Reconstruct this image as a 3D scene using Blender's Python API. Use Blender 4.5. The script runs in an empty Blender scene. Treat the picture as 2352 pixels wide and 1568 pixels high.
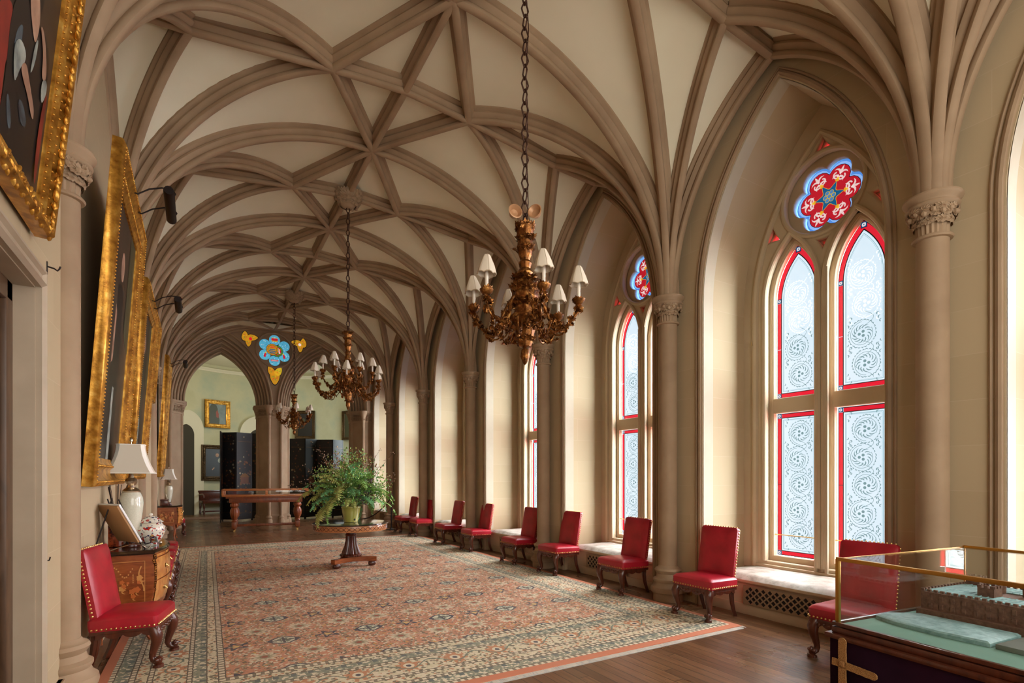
import bpy, bmesh, math, random
from mathutils import Vector, Matrix, Euler
PI = math.pi
random.seed(7)
SC = bpy.context.scene
COL = SC.collection

# ------------------------------------------------------------------ camera, world, lights, exposure
cam_d = bpy.data.cameras.new('camera'); cam = bpy.data.objects.new('camera', cam_d); COL.objects.link(cam)
YAW = math.atan(726 / 1212)
cam.location = (0, 0, 1.6); cam.rotation_euler = (PI / 2, 0, -YAW)
cam_d.sensor_width = 36; cam_d.lens = 1212 / 2352 * 36; cam_d.shift_y = 309 / 2352
cam_d.clip_start = 0.05; cam_d.clip_end = 200
SC.camera = cam
SC.view_settings.view_transform = 'Standard'; SC.view_settings.look = 'None'
SC.view_settings.gamma = 1; SC.view_settings.use_curve_mapping = False
SC.view_settings.exposure = 1.75
SC.cycles.max_bounces = 7; SC.cycles.diffuse_bounces = 4; SC.cycles.glossy_bounces = 3
SC.cycles.transmission_bounces = 5; SC.cycles.transparent_max_bounces = 8
SC.cycles.caustics_reflective = False; SC.cycles.caustics_refractive = False
SC.cycles.sample_clamp_indirect = 4
W = bpy.data.worlds.new('world'); SC.world = W; W.use_nodes = True
W.node_tree.nodes['Background'].inputs[0].default_value = (0.75, 0.85, 1, 1)
W.node_tree.nodes['Background'].inputs[1].default_value = 0.32
GLASS_E = 0.30            # brightness of the daylight behind the frosted panes

def area(name, loc, aim, size, size_y, power, color):
    l = bpy.data.lights.new(name, 'AREA'); l.shape = 'RECTANGLE'; l.size = size; l.size_y = size_y
    l.energy = power; l.color = color
    o = bpy.data.objects.new(name, l); COL.objects.link(o); o.location = loc
    o.rotation_euler = (Vector(aim) - Vector(loc)).to_track_quat('-Z', 'Y').to_euler()
    return o
# added fill light behind the camera, brightens the whole hall from the near end
area('near_end_fill_light', (2.24, -2.6, 3.0), (2.24, 8, 2.4), 5.4, 4.8, 95, (1, 0.96, 0.9))
# daylight of the tall side windows of the round room beyond the arches
area('round_room_window_light', (5.6, 21.6, 3.4), (1.2, 24.5, 2.8), 2.0, 3.2, 36, (0.86, 0.97, 1))
area('round_room_fill_light', (1.6, 21.2, 4.9), (1.2, 24.5, 3.2), 1.2, 1.2, 21, (1, 0.88, 0.66))  # unseen warm fill added to brighten the round room wall

# high bright sky beyond the south windows: a very soft sun that falls through the panes onto the floor
sun_d = bpy.data.lights.new('bright_sky', 'SUN'); sun_d.energy = 36.0; sun_d.angle = math.radians(115); sun_d.color = (0.93, 0.98, 1)
sun = bpy.data.objects.new('bright_sky', sun_d); COL.objects.link(sun); sun.location = (14, 0, 9)
sun.rotation_euler = Vector((-0.85, 0.72, -0.78)).to_track_quat('-Z', 'Y').to_euler()

# ------------------------------------------------------------------ mesh helpers
class MB:
    def __init__(s): s.v = []; s.f = []; s.m = []
    def add(s, vs, fs, m=0, M=None):
        o = len(s.v)
        s.v += [tuple(M @ Vector(p)) for p in vs] if M is not None else [tuple(p) for p in vs]
        for f in fs: s.f.append([i + o for i in f]); s.m.append(m)
        return s
    def box(s, c, d, m=0, M=None, tap=1.0):
        x, y, z = d[0] / 2, d[1] / 2, d[2] / 2
        vs = [(c[0] + i * x * (tap if k < 0 else 1), c[1] + j * y * (tap if k < 0 else 1), c[2] + k * z) for k in (-1, 1) for j in (-1, 1) for i in (-1, 1)]
        return s.add(vs, [(0, 2, 3, 1), (4, 5, 7, 6), (0, 1, 5, 4), (2, 6, 7, 3), (0, 4, 6, 2), (1, 3, 7, 5)], m, M)
    def bbox(s, c, d, b=0.01, m=0, M=None):            # box with chamfered edges
        bm = bmesh.new(); bmesh.ops.create_cube(bm, size=1)
        for v in bm.verts: v.co = Vector((v.co.x * d[0] + c[0], v.co.y * d[1] + c[1], v.co.z * d[2] + c[2]))
        bmesh.ops.bevel(bm, geom=list(bm.edges), offset=b, segments=2, affect='EDGES', profile=0.6)
        s.bm(bm, m, M); return s
    def bm(s, bm, m=0, M=None):
        bm.verts.ensure_lookup_table(); bm.verts.index_update()
        s.add([v.co.copy() for v in bm.verts], [[v.index for v in f.verts] for f in bm.faces], m, M); bm.free(); return s
    def lathe(s, prof, n=20, m=0, M=None, flute=None, a0=0, a1=2 * PI):   # prof: (r, z) bottom to top
        full = abs(a1 - a0 - 2 * PI) < 1e-6; nn = n if full else n + 1
        vs = []
        for r, z in prof:
            for k in range(nn):
                a = a0 + (a1 - a0) * k / n
                q = r * (1 + (flute[1] * math.cos(flute[0] * a) if flute else 0))
                vs.append((q * math.cos(a), q * math.sin(a), z))
        fs = []
        for i in range(len(prof) - 1):
            for k in range(n):
                k2 = (k + 1) % nn
                fs.append((i * nn + k, i * nn + k2, (i + 1) * nn + k2, (i + 1) * nn + k))
        if full:
            if prof[0][0] > 1e-4: fs.append(tuple(range(nn))[::-1])
            if prof[-1][0] > 1e-4: fs.append(tuple((len(prof) - 1) * nn + k for k in range(nn)))
        return s.add(vs, fs, m, M)
    def tube(s, pts, r, n=8, m=0, M=None, cap=True, flat=1.0):
        pts = [Vector(p) for p in pts]; N = len(pts)
        rr = r if isinstance(r, (list, tuple)) else [r] * N
        vs = []; up = None
        for i, p in enumerate(pts):
            t = (pts[min(i + 1, N - 1)] - pts[max(i - 1, 0)])
            if t.length < 1e-9: t = Vector((0, 0, 1))
            t.normalize()
            if up is None:
                up = Vector((0, 0, 1)) if abs(t.z) < 0.9 else Vector((1, 0, 0))
            side = t.cross(up)
            if side.length < 1e-6: side = t.orthogonal()
            side.normalize(); up = side.cross(t).normalized()
            for k in range(n):
                a = 2 * PI * k / n
                vs.append(p + (side * math.cos(a) * flat + up * math.sin(a)) * rr[i])
        fs = [(i * n + k, i * n + (k + 1) % n, (i + 1) * n + (k + 1) % n, (i + 1) * n + k) for i in range(N - 1) for k in range(n)]
        if cap: fs += [tuple(range(n))[::-1], tuple((N - 1) * n + k for k in range(n))]
        return s.add(vs, fs, m, M)
    def sweep(s, pts, prof, side, m=0, closed=False, M=None, cap=True):   # prof (a, b): a along side, b along outward normal
        pts = [Vector(p) for p in pts]; N = len(pts); side = Vector(side).normalized(); n = len(prof); vs = []
        for i, p in enumerate(pts):
            if closed: t = pts[(i + 1) % N] - pts[i - 1]
            else: t = pts[min(i + 1, N - 1)] - pts[max(i - 1, 0)]
            t.normalize(); out = side.cross(t).normalized()
            for a, b in prof: vs.append(p + side * a + out * b)
        fs = []
        for i in range(N if closed else N - 1):
            j = (i + 1) % N
            for k in range(n): fs.append((i * n + k, i * n + (k + 1) % n, j * n + (k + 1) % n, j * n + k))
        if not closed and cap: fs += [tuple(range(n))[::-1], tuple((N - 1) * n + k for k in range(n))]
        return s.add(vs, fs, m, M)
    def prism(s, poly, h0, h1, m=0, M=None):           # polygon in local xy, extruded along z
        n = len(poly)
        vs = [(x, y, h0) for x, y in poly] + [(x, y, h1) for x, y in poly]
        fs = [tuple(range(n))[::-1], tuple(range(n, 2 * n))] + [(i, (i + 1) % n, n + (i + 1) % n, n + i) for i in range(n)]
        return s.add(vs, fs, m, M)
    def flat(s, poly, h, m=0, M=None):
        return s.add([(x, y, h) for x, y in poly], [tuple(range(len(poly)))], m, M)
    def ball(s, c, r, m=0, M=None, sq=(1, 1, 1), u=10, v=7):
        prof = [(max(1e-5, r * math.sin(PI * i / v)), -r * math.cos(PI * i / v)) for i in range(v + 1)]
        T = Matrix.Translation(c) @ Matrix.Diagonal((*sq, 1))
        return s.lathe(prof, u, m, (M @ T) if M is not None else T)
    def grid(s, fn, nu, nv, m=0, M=None):
        vs = [fn(i / nu, j / nv) for j in range(nv + 1) for i in range(nu + 1)]
        fs = [(j * (nu + 1) + i, j * (nu + 1) + i + 1, (j + 1) * (nu + 1) + i + 1, (j + 1) * (nu + 1) + i) for j in range(nv) for i in range(nu)]
        return s.add(vs, fs, m, M)
    def mesh(s, name, mats, ang=38, smooth=True):
        me = bpy.data.meshes.new(name); me.from_pydata(s.v, [], s.f); me.update()
        for mm in (mats if isinstance(mats, (list, tuple)) else [mats]): me.materials.append(mm)
        me.polygons.foreach_set('material_index', s.m)
        me.polygons.foreach_set('use_smooth', [smooth] * len(me.polygons))
        if smooth: me.set_sharp_from_angle(angle=math.radians(ang))
        return me
    def build(s, name, mats, parent=None, ang=38, smooth=True, loc=None):
        o = bpy.data.objects.new(name, s.mesh(name, mats, ang, smooth)); COL.objects.link(o)
        if parent is not None: o.parent = parent
        if loc is not None: o.location = loc
        return o

def plate(outer, holes, thick, bevel=0.0, res=2):
    """flat plate with holes: 2D outlines in local xy, thickness along z (centred); returns (verts, faces)"""
    cu = bpy.data.curves.new('tmp', 'CURVE'); cu.dimensions = '2D'; cu.fill_mode = 'BOTH'
    cu.extrude = max(0.0, thick / 2 - bevel); cu.bevel_depth = bevel; cu.bevel_resolution = res if bevel else 0
    if bevel: cu.offset = -bevel
    for pl in [outer] + holes:
        sp = cu.splines.new('POLY'); sp.points.add(len(pl) - 1); sp.use_cyclic_u = True
        for p, (x, y) in zip(sp.points, pl): p.co = (x, y, 0, 1)
    o = bpy.data.objects.new('tmp', cu); COL.objects.link(o)
    dg = bpy.context.evaluated_depsgraph_get(); me = bpy.data.meshes.new_from_object(o.evaluated_get(dg))
    vs = [v.co.copy() for v in me.vertices]; fs = [list(p.vertices) for p in me.polygons]
    bpy.data.objects.remove(o); bpy.data.curves.remove(cu); bpy.data.meshes.remove(me)
    return vs, fs

def arch(hw, spring, apex, z0=0.0, n=14, cx=0.0, close=True):
    """pointed arch outline (a, z), counter-clockwise from lower left; circular sides tangent to the jambs"""
    rise = apex - spring; R = (hw * hw + rise * rise) / (2 * hw)
    th = math.asin(min(1, rise / R))
    if R < rise: R = rise
    right = [(hw - R + R * math.cos(th * i / n), spring + R * math.sin(th * i / n)) for i in range(n + 1)]
    if R == rise or rise < hw:  # low arch: elliptical sides
        right = [(hw * math.cos(PI / 2 * i / n), spring + rise * math.sin(PI / 2 * i / n)) for i in range(n + 1)]
    pts = [(hw, z0)] + right + [(-a, z) for a, z in right[-2::-1]] + [(-hw, z0)]
    return [(a + cx, z) for a, z in pts]
def circle(cx, cy, r, n=32, a0=0): return [(cx + r * math.cos(a0 + 2 * PI * i / n), cy + r * math.sin(a0 + 2 * PI * i / n)) for i in range(n)]
def foil(cx, cy, k, rc, rl, n=8, rot=0.0):
    """k-foil outline: k lobes of radius rl centred on a circle of radius rc"""
    half = PI / k; d = rc; pts = []
    q = d * math.cos(half) + math.sqrt(max(1e-9, rl * rl - (d * math.sin(half)) ** 2))   # reach along the bisector between two lobes
    for i in range(k):
        a = rot + 2 * PI * i / k; ux, uy = math.cos(a), math.sin(a)
        # intersection point of this lobe with the bisector a+half
        bx, by = (q * math.cos(half) - d, q * math.sin(half))
        e = math.atan2(by, bx)
        for j in range(n + 1):
            t = -e + 2 * e * j / n
            lx, ly = d + rl * math.cos(t), rl * math.sin(t)
            pts.append((cx + lx * ux - ly * uy, cy + lx * uy + ly * ux))
        pts.pop()
    return pts

def empty(name, loc=(0, 0, 0), rz=0.0):
    o = bpy.data.objects.new(name, None); COL.objects.link(o); o.location = loc; o.rotation_euler = (0, 0, rz); o.empty_display_size = 0.1
    return o
def tag(o, label=None, cat=None, group=None, kind=None):
    if label: o['label'] = label
    if cat: o['category'] = cat
    if group: o['group'] = group
    if kind: o['kind'] = kind
    return o
KIDS = {}
def kids(o): return [c for c in bpy.data.objects if c.parent == o]
def copy_tree(o, parent=None):
    c = o.copy(); COL.objects.link(c)
    if parent is not None: c.parent = parent
    for ch in kids(o): copy_tree(ch, c)
    return c
def struct(o): o['kind'] = 'structure'; return o
def XF(loc=(0, 0, 0), rot=(0, 0, 0), sc=(1, 1, 1)):
    return Matrix.Translation(loc) @ Euler(rot).to_matrix().to_4x4() @ Matrix.Diagonal((*sc, 1))
def frame(o, ax, ay, az):   # matrix from local axes to world vectors, origin o
    M = Matrix.Identity(4)
    for i, a in enumerate((ax, ay, az)): M.col[i][:3] = a
    M.col[3][:3] = o
    return M
YZ = lambda x, y=0.0, z=0.0: frame((x, y, z), (0, 1, 0), (0, 0, 1), (1, 0, 0))     # local xy -> world yz, local z -> +x
XZ = lambda y, x=0.0, z=0.0: frame((x, y, z), (1, 0, 0), (0, 0, 1), (0, -1, 0))    # local xy -> world xz, local z -> -y

# ------------------------------------------------------------------ node helpers / materials
class E:
    nt = None
    def __init__(s, x): s.x = x
    def __add__(a, b): return mth('ADD', a, b)
    def __radd__(a, b): return mth('ADD', b, a)
    def __sub__(a, b): return mth('SUBTRACT', a, b)
    def __rsub__(a, b): return mth('SUBTRACT', b, a)
    def __mul__(a, b): return mth('MULTIPLY', a, b)
    def __rmul__(a, b): return mth('MULTIPLY', b, a)
    def __truediv__(a, b): return mth('DIVIDE', a, b)
    def __lt__(a, b): return mth('LESS_THAN', a, b)
    def __gt__(a, b): return mth('GREATER_THAN', a, b)
def setin(sock, v):
    if isinstance(v, E): E.nt.links.new(v.x, sock)
    elif hasattr(v, 'is_output'): E.nt.links.new(v, sock)
    else: sock.default_value = v
def mth(op, a, b=0.0, c=0.0):
    n = E.nt.nodes.new('ShaderNodeMath'); n.operation = op
    setin(n.inputs[0], a); setin(n.inputs[1], b); setin(n.inputs[2], c)
    return E(n.outputs[0])
def fabs(a): return mth('ABSOLUTE', a)
def fmin(a, b): return mth('MINIMUM', a, b)
def fmax(a, b): return mth('MAXIMUM', a, b)
def fmodc(a, p): return mth('FLOORED_MODULO', a, p) - p / 2      # centred modulo
def band(a, lo, hi): return (a > lo) * (a < hi)
def rgb(c): return (c[0], c[1], c[2], 1)
def S(r, g, b):                                                   # sRGB bytes -> linear
    return tuple((x / 255 / 12.92) if x <= 10 else ((x / 255 + .055) / 1.055) ** 2.4 for x in (r, g, b))
def mixc(f, a, b):
    n = E.nt.nodes.new('ShaderNodeMix'); n.data_type = 'RGBA'
    setin(n.inputs[0], f)
    setin(n.inputs[6], rgb(a) if isinstance(a, tuple) and len(a) == 3 else a); setin(n.inputs[7], rgb(b) if isinstance(b, tuple) and len(b) == 3 else b)
    return n.outputs[2]
def coord(kind='Object'):
    return E.nt.nodes.new('ShaderNodeTexCoord').outputs[kind]
def sep(v):
    n = E.nt.nodes.new('ShaderNodeSeparateXYZ'); setin(n.inputs[0], v); return [E(o) for o in n.outputs]
def comb(x, y, z=0.0):
    n = E.nt.nodes.new('ShaderNodeCombineXYZ')
    for i, q in enumerate((x, y, z)): setin(n.inputs[i], q)
    return n.outputs[0]
def noise(v, scale, detail=3.0, rough=0.55, dist=0.0):
    n = E.nt.nodes.new('ShaderNodeTexNoise'); setin(n.inputs['Vector'], v)
    n.inputs['Scale'].default_value = scale; n.inputs['Detail'].default_value = detail
    n.inputs['Roughness'].default_value = rough; n.inputs['Distortion'].default_value = dist
    return E(n.outputs['Fac'])
def voro(v, scale, feat='F1', out='Distance', rnd=1.0):
    n = E.nt.nodes.new('ShaderNodeTexVoronoi'); n.feature = feat; setin(n.inputs['Vector'], v)
    n.inputs['Scale'].default_value = scale; n.inputs['Randomness'].default_value = rnd
    return E(n.outputs[out]) if out == 'Distance' else n.outputs[out]
def ramp(f, stops, interp='LINEAR'):
    n = E.nt.nodes.new('ShaderNodeValToRGB'); n.color_ramp.interpolation = interp
    setin(n.inputs[0], f); el = n.color_ramp.elements
    while len(el) < len(stops): el.new(0.5)
    for e_, (p, c) in zip(el, stops): e_.position = p; e_.color = rgb(c)
    return n.outputs[0]
def bump(h, strength=0.3, dist=0.01):
    n = E.nt.nodes.new('ShaderNodeBump'); setin(n.inputs['Height'], h)
    n.inputs['Strength'].default_value = strength; n.inputs['Distance'].default_value = dist
    return n.outputs[0]
def mat(name, col=(.5, .5, .5), rough=0.6, metal=0.0, fn=None, spec=0.5, emit=None, estr=0.0, coat=0.0, sss=0.0, trans=0.0):
    m = bpy.data.materials.new(name); m.use_nodes = True; nt = m.node_tree; b = nt.nodes['Principled BSDF']; E.nt = nt
    b.inputs['Base Color'].default_value = rgb(col); b.inputs['Roughness'].default_value = rough; b.inputs['Metallic'].default_value = metal
    b.inputs['Specular IOR Level'].default_value = spec; b.inputs['Coat Weight'].default_value = coat; b.inputs['Coat Roughness'].default_value = 0.12
    b.inputs['Transmission Weight'].default_value = trans
    if emit: b.inputs['Emission Color'].default_value = rgb(emit); b.inputs['Emission Strength'].default_value = estr
    if fn:
        r = fn() or {}
        for k, v in r.items(): setin(b.inputs[k], v)
    return m
def mottled(a, b_, scale=6, bs=0.15, bscale=None, det=4):
    def fn():
        v = coord(); n = noise(v, scale, det)
        c = ramp(n, [(0.32, a), (0.68, b_)])
        return {'Base Color': c, 'Normal': bump(noise(v, bscale or scale * 8, 3), bs, 0.006)}
    return fn

STONE = mat('carved_stone', rough=0.75, fn=mottled(S(150, 124, 96), S(168, 142, 112), 2.2, 0.08, 40))
WEB = mat('vault_plaster', rough=0.85, fn=mottled(S(228, 221, 194), S(238, 231, 206), 0.8, 0.05, 25))
def block_fn(c1, c2, mortar, sx=1.0, sz=1.0):
    def fn():
        p = sep(coord()); u = p[0] + p[1]; v = p[2]
        n = E.nt.nodes.new('ShaderNodeTexBrick'); setin(n.inputs['Vector'], comb(u, v, 0.0))
        n.inputs['Color1'].default_value = rgb(c1); n.inputs['Color2'].default_value = rgb(c2); n.inputs['Mortar'].default_value = rgb(mortar)
        n.inputs['Scale'].default_value = 1.0; n.inputs['Mortar Size'].default_value = 0.0035; n.inputs['Mortar Smooth'].default_value = 0.2
        n.inputs['Brick Width'].default_value = 0.74 * sx; n.inputs['Row Height'].default_value = 0.37 * sz
        nz = noise(coord(), 1.7, 4)
        c = mixc(nz * 0.5, n.outputs['Color'], c2)
        return {'Base Color': c, 'Normal': bump(noise(coord(), 30, 3), 0.06, 0.006)}
    return fn
ASHLAR = mat('ashlar_stone', rough=0.8, fn=block_fn(S(182, 162, 128), S(190, 170, 136), S(194, 175, 143)))
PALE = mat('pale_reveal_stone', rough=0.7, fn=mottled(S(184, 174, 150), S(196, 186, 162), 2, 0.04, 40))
JAMB = mat('dressed_stone', rough=0.75, fn=mottled(S(184, 165, 134), S(198, 180, 150), 1.5, 0.05, 40))
def wood_fn(a, b_, sx=1, sy=12, sz=12, sc=2.0):
    def fn():
        p = sep(coord()); v = comb(p[0] * sx, p[1] * sy, p[2] * sz)
        n = noise(v, sc, 5, 0.6, 0.6); return {'Base Color': ramp(n, [(0.3, a), (0.7, b_)])}
    return fn
MAHOG = mat('dark_mahogany', rough=0.28, coat=0.4, fn=wood_fn(S(58, 24, 14), S(98, 46, 26), 10, 10, 2))
WALNUT = mat('polished_walnut', rough=0.25, coat=0.4, fn=wood_fn(S(120, 58, 26), S(168, 92, 44), 3, 3, 14))
OAK = mat('golden_oak', rough=0.3, coat=0.3, fn=wood_fn(S(168, 92, 40), S(205, 128, 62), 2, 14, 14))
OAKD = mat('carved_oak', rough=0.35, coat=0.2, fn=wood_fn(S(110, 52, 24), S(160, 84, 40), 10, 10, 3))
BURR = mat('burr_veneer', rough=0.2, coat=0.5, fn=mottled(S(182, 110, 48), S(226, 160, 84), 9, 0.0))
def red_fn():
    v = coord(); n = noise(v, 5, 4)
    return {'Base Color': ramp(n, [(0.3, S(150, 18, 34)), (0.7, S(186, 30, 48))]), 'Normal': bump(noise(v, 90, 3), 0.08, 0.004)}
RED = mat('red_leather', rough=0.34, fn=red_fn, spec=0.55)
BRASS = mat('brass', S(214, 176, 110), 0.3, 1.0)
def gilt_fn():
    v = coord(); n = noise(v, 14, 4)
    return {'Base Color': ramp(n, [(0.3, S(150, 96, 30)), (0.55, S(214, 156, 62)), (0.75, S(240, 196, 104))]), 'Normal': bump(noise(v, 60, 3), 0.25, 0.006)}
GILT = mat('gilded_wood', rough=0.38, metal=0.75, fn=gilt_fn)
def giltd_fn():
    v = coord(); n = noise(v, 30, 4)
    return {'Base Color': ramp(n, [(0.3, S(66, 38, 18)), (0.55, S(140, 88, 40)), (0.8, S(222, 168, 92))]), 'Normal': bump(noise(v, 90, 3), 0.4, 0.006)}
BRONZE = mat('gilt_bronze', rough=0.32, metal=0.8, fn=giltd_fn)
IRON = mat('black_iron', S(36, 26, 22), 0.5, 0.6)
IRONR = mat('rusty_chain_iron', S(74, 48, 36), 0.5, 0.6)
BLACK = mat('black_lacquer', S(16, 13, 12), 0.42, coat=0.15)
DARK = mat('dark_void', S(26, 20, 16), 0.8)
IVORY = mat('ivory_fabric', S(226, 214, 194), 0.85)
IVORYT = mat('ivory_trim', S(196, 178, 150), 0.8)
CANDLE = mat('candle_tube', S(232, 222, 204), 0.5)
GLASSC = mat('clear_glass', (1, 1, 1), 0.0)
def clear_glass(m, tint=(0.975, 0.99, 0.983), refl=0.09):
    nt = m.node_tree; nt.nodes.clear(); E.nt = nt
    o = nt.nodes.new('ShaderNodeOutputMaterial'); mx = nt.nodes.new('ShaderNodeMixShader')
    tr = nt.nodes.new('ShaderNodeBsdfTransparent'); tr.inputs[0].default_value = rgb(tint)
    gl = nt.nodes.new('ShaderNodeBsdfGlossy'); gl.inputs['Roughness'].default_value = 0.02
    lw = nt.nodes.new('ShaderNodeLayerWeight'); lw.inputs[0].default_value = 0.5
    fac = mth('MULTIPLY_ADD', mth('POWER', E(lw.outputs['Facing']), 4.0), 0.55, 0.035)
    nt.links.new(fac.x, mx.inputs[0]); nt.links.new(tr.outputs[0], mx.inputs[1]); nt.links.new(gl.outputs[0], mx.inputs[2]); nt.links.new(mx.outputs[0], o.inputs[0])
clear_glass(GLASSC)
def see_thru(m, tint, f=0.4):      # translucent glass: part of the daylight passes straight through
    nt = m.node_tree; E.nt = nt; o = nt.nodes['Material Output']; b = nt.nodes['Principled BSDF']
    mx = nt.nodes.new('ShaderNodeMixShader'); mx.inputs[0].default_value = f
    tr = nt.nodes.new('ShaderNodeBsdfTransparent'); tr.inputs[0].default_value = rgb(tint)
    nt.links.new(b.outputs[0], mx.inputs[1]); nt.links.new(tr.outputs[0], mx.inputs[2]); nt.links.new(mx.outputs[0], o.inputs[0]); return m
def lit_glass(name, c, k=1.0):   # coloured window glass with daylight behind it
    return see_thru(mat(name, tuple(x * 0.3 for x in c), 0.15, emit=c, estr=GLASS_E * k), c)
def frost_fn():
    v = coord(); n = noise(v, 1.3, 3)
    return {'Emission Color': ramp(n, [(0.3, S(196, 222, 228)), (0.7, S(222, 238, 242))])}
FROST = mat('frosted_glass', (0.3, 0.33, 0.34), 0.3, fn=frost_fn, emit=(1, 1, 1), estr=GLASS_E)
see_thru(FROST, (0.92, 0.97, 1.0), 0.45)
ETCH = lit_glass('etched_clear_glass', S(128, 154, 156), 1.0)
ETCHSKY = lit_glass('etched_sky_glass', S(246, 252, 253), 1.5)  # clear etching again, brighter: the sky behind it is put into its colour
ETCHB = lit_glass('etched_border_glass', S(150, 182, 188), 1.0)
GRED = lit_glass('ruby_glass', S(226, 34, 52), 1.0)
GREDD = lit_glass('dark_ruby_glass', S(170, 20, 36), 1.0)
GBLUE = lit_glass('blue_glass', S(84, 140, 214), 1.0)
GDBLUE = lit_glass('deep_blue_glass', S(24, 100, 160), 1.0)
GSKY = lit_glass('sky_blue_glass', S(96, 190, 226), 1.0)
GPALE = lit_glass('pale_blue_glass', S(168, 206, 240), 1.0)
GWHITE = lit_glass('white_glass', S(246, 240, 236), 1.0)
GYEL = lit_glass('yellow_glass', S(240, 200, 50), 1.0)
GAMB = lit_glass('amber_glass', S(226, 160, 40), 1.0)
GGRN = lit_glass('green_glass', S(90, 160, 60), 1.0)
LEAD = mat('lead_came', S(34, 40, 46), 0.6, 0.4)
# ------------------------------------------------------------------ dimensions of the hall
XR, XL = 5.25, -0.82; XC = (XR + XL) / 2
L = 2.862
YK = {k: 1.966 + L * k for k in range(-1, 6)}; YK[6] = 18.75
WALLR, WALLL = 5.40, -0.80
ZCAP = 3.90
# ------------------------------------------------------------------ floor
def floor_fn():
    p = sep(coord())
    row = mth('FLOOR', p[0] / 0.10); fx = fmodc(p[0], 0.10)
    rnd = mth('FRACT', mth('SINE', row * 12.9898) * 43758.5453)
    sh = p[1] + rnd * 3.0; cell = mth('FLOOR', sh / 2.4); rnd2 = mth('FRACT', mth('SINE', row * 7.13 + cell * 3.77) * 9431.7)
    gap = fmax(fabs(fx) > 0.0468, fabs(fmodc(sh, 2.4)) > 1.197)
    g = noise(comb(p[0] * 22 + rnd2 * 9, p[1] * 1.6, rnd2 * 5), 2.0, 6, 0.6, 0.4)
    c = ramp(g, [(0.25, S(82, 56, 36)), (0.5, S(114, 80, 52)), (0.8, S(142, 106, 72))])
    c = mixc(rnd2 * 0.6, c, S(66, 42, 26)); c = mixc(rnd * 0.25, c, S(150, 112, 78)); c = mixc(gap * 0.85, c, S(30, 18, 12))
    wear = noise(comb(p[0], p[1], 0.0), 1.3, 3)
    return {'Base Color': c, 'Roughness': wear * 0.32 + 0.14, 'Normal': bump(1.0 - gap, 0.25, 0.004)}
M_FLOOR = mat('oak_boards', rough=0.3, fn=floor_fn, spec=0.28, coat=0.0)
fl = MB().box((2.4, 11.75, -0.05), (9.4, 29.9, 0.1)).build('floor', M_FLOOR, smooth=False); struct(fl)

# ------------------------------------------------------------------ vault: webs and ribs
RISE = 0.17
def rib_curve(S_, T_, z1, n=28, off=0.0):
    """pointed or elliptical rib line from springing S_ (column axis) to node T_=(x, y) with soffit height z1; off lifts it to the web line"""
    S2, T2 = Vector(S_), Vector(T_); d = T2 - S2; H = d.length; d.normalize()
    d0 = 0.13 - off; h = H - d0; r = z1 + off - ZCAP; pts = []
    if h > r:
        for i in range(n + 1):
            t = PI / 2 * i / n; pts.append((d0 + h * (1 - math.cos(t)), ZCAP + r * math.sin(t)))
    else:
        R = (h * h + r * r) / (2 * h); th = math.asin(r / R)
        for i in range(n + 1):
            t = th * i / n; pts.append((d0 + R * (1 - math.cos(t)), ZCAP + R * math.sin(t)))
    return [Vector((S2.x + d.x * q, S2.y + d.y * q, z)) for q, z in pts]
def lerp(a, b, t): return a + (b - a) * t
ZR, ZC, ZN, ZM, ZA = 6.34, 6.31, 6.24, 6.07, 6.03
def rprof(k=1.0):
    h = [(0.022, 0.0), (0.040, 0.012), (0.046, 0.034), (0.038, 0.055), (0.030, 0.062), (0.058, 0.082), (0.074, 0.106), (0.066, 0.128), (0.058, 0.133), (0.096, 0.16), (0.096, 0.215)]
    h = [(a * k, b * (0.5 + 0.5 * k)) for a, b in h]
    return h + [(-a, b) for a, b in h[::-1]]
web = MB(); RIBS = []
def loft(A, B):
    n = len(A); web.add(A + B, [(i, i + 1, n + i + 1, n + i) for i in range(n - 1)])
def up(p, z): return Vector((p[0], p[1], z + RISE))
def rib(name, pts, k=1.0):
    pts = [Vector(p) for p in pts]
    d = pts[-1] - pts[0]; side = Vector((d.y, -d.x, 0)).normalized()
    # outward normal (away from the room) = side x tangent: flip side so that it points up
    t = (pts[1] - pts[0]).normalized()
    if side.cross((pts[-1] - pts[-2]).normalized()).z < 0: side = -side
    m = MB().sweep(pts, rprof(k), side); RIBS.append((name, m))
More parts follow.
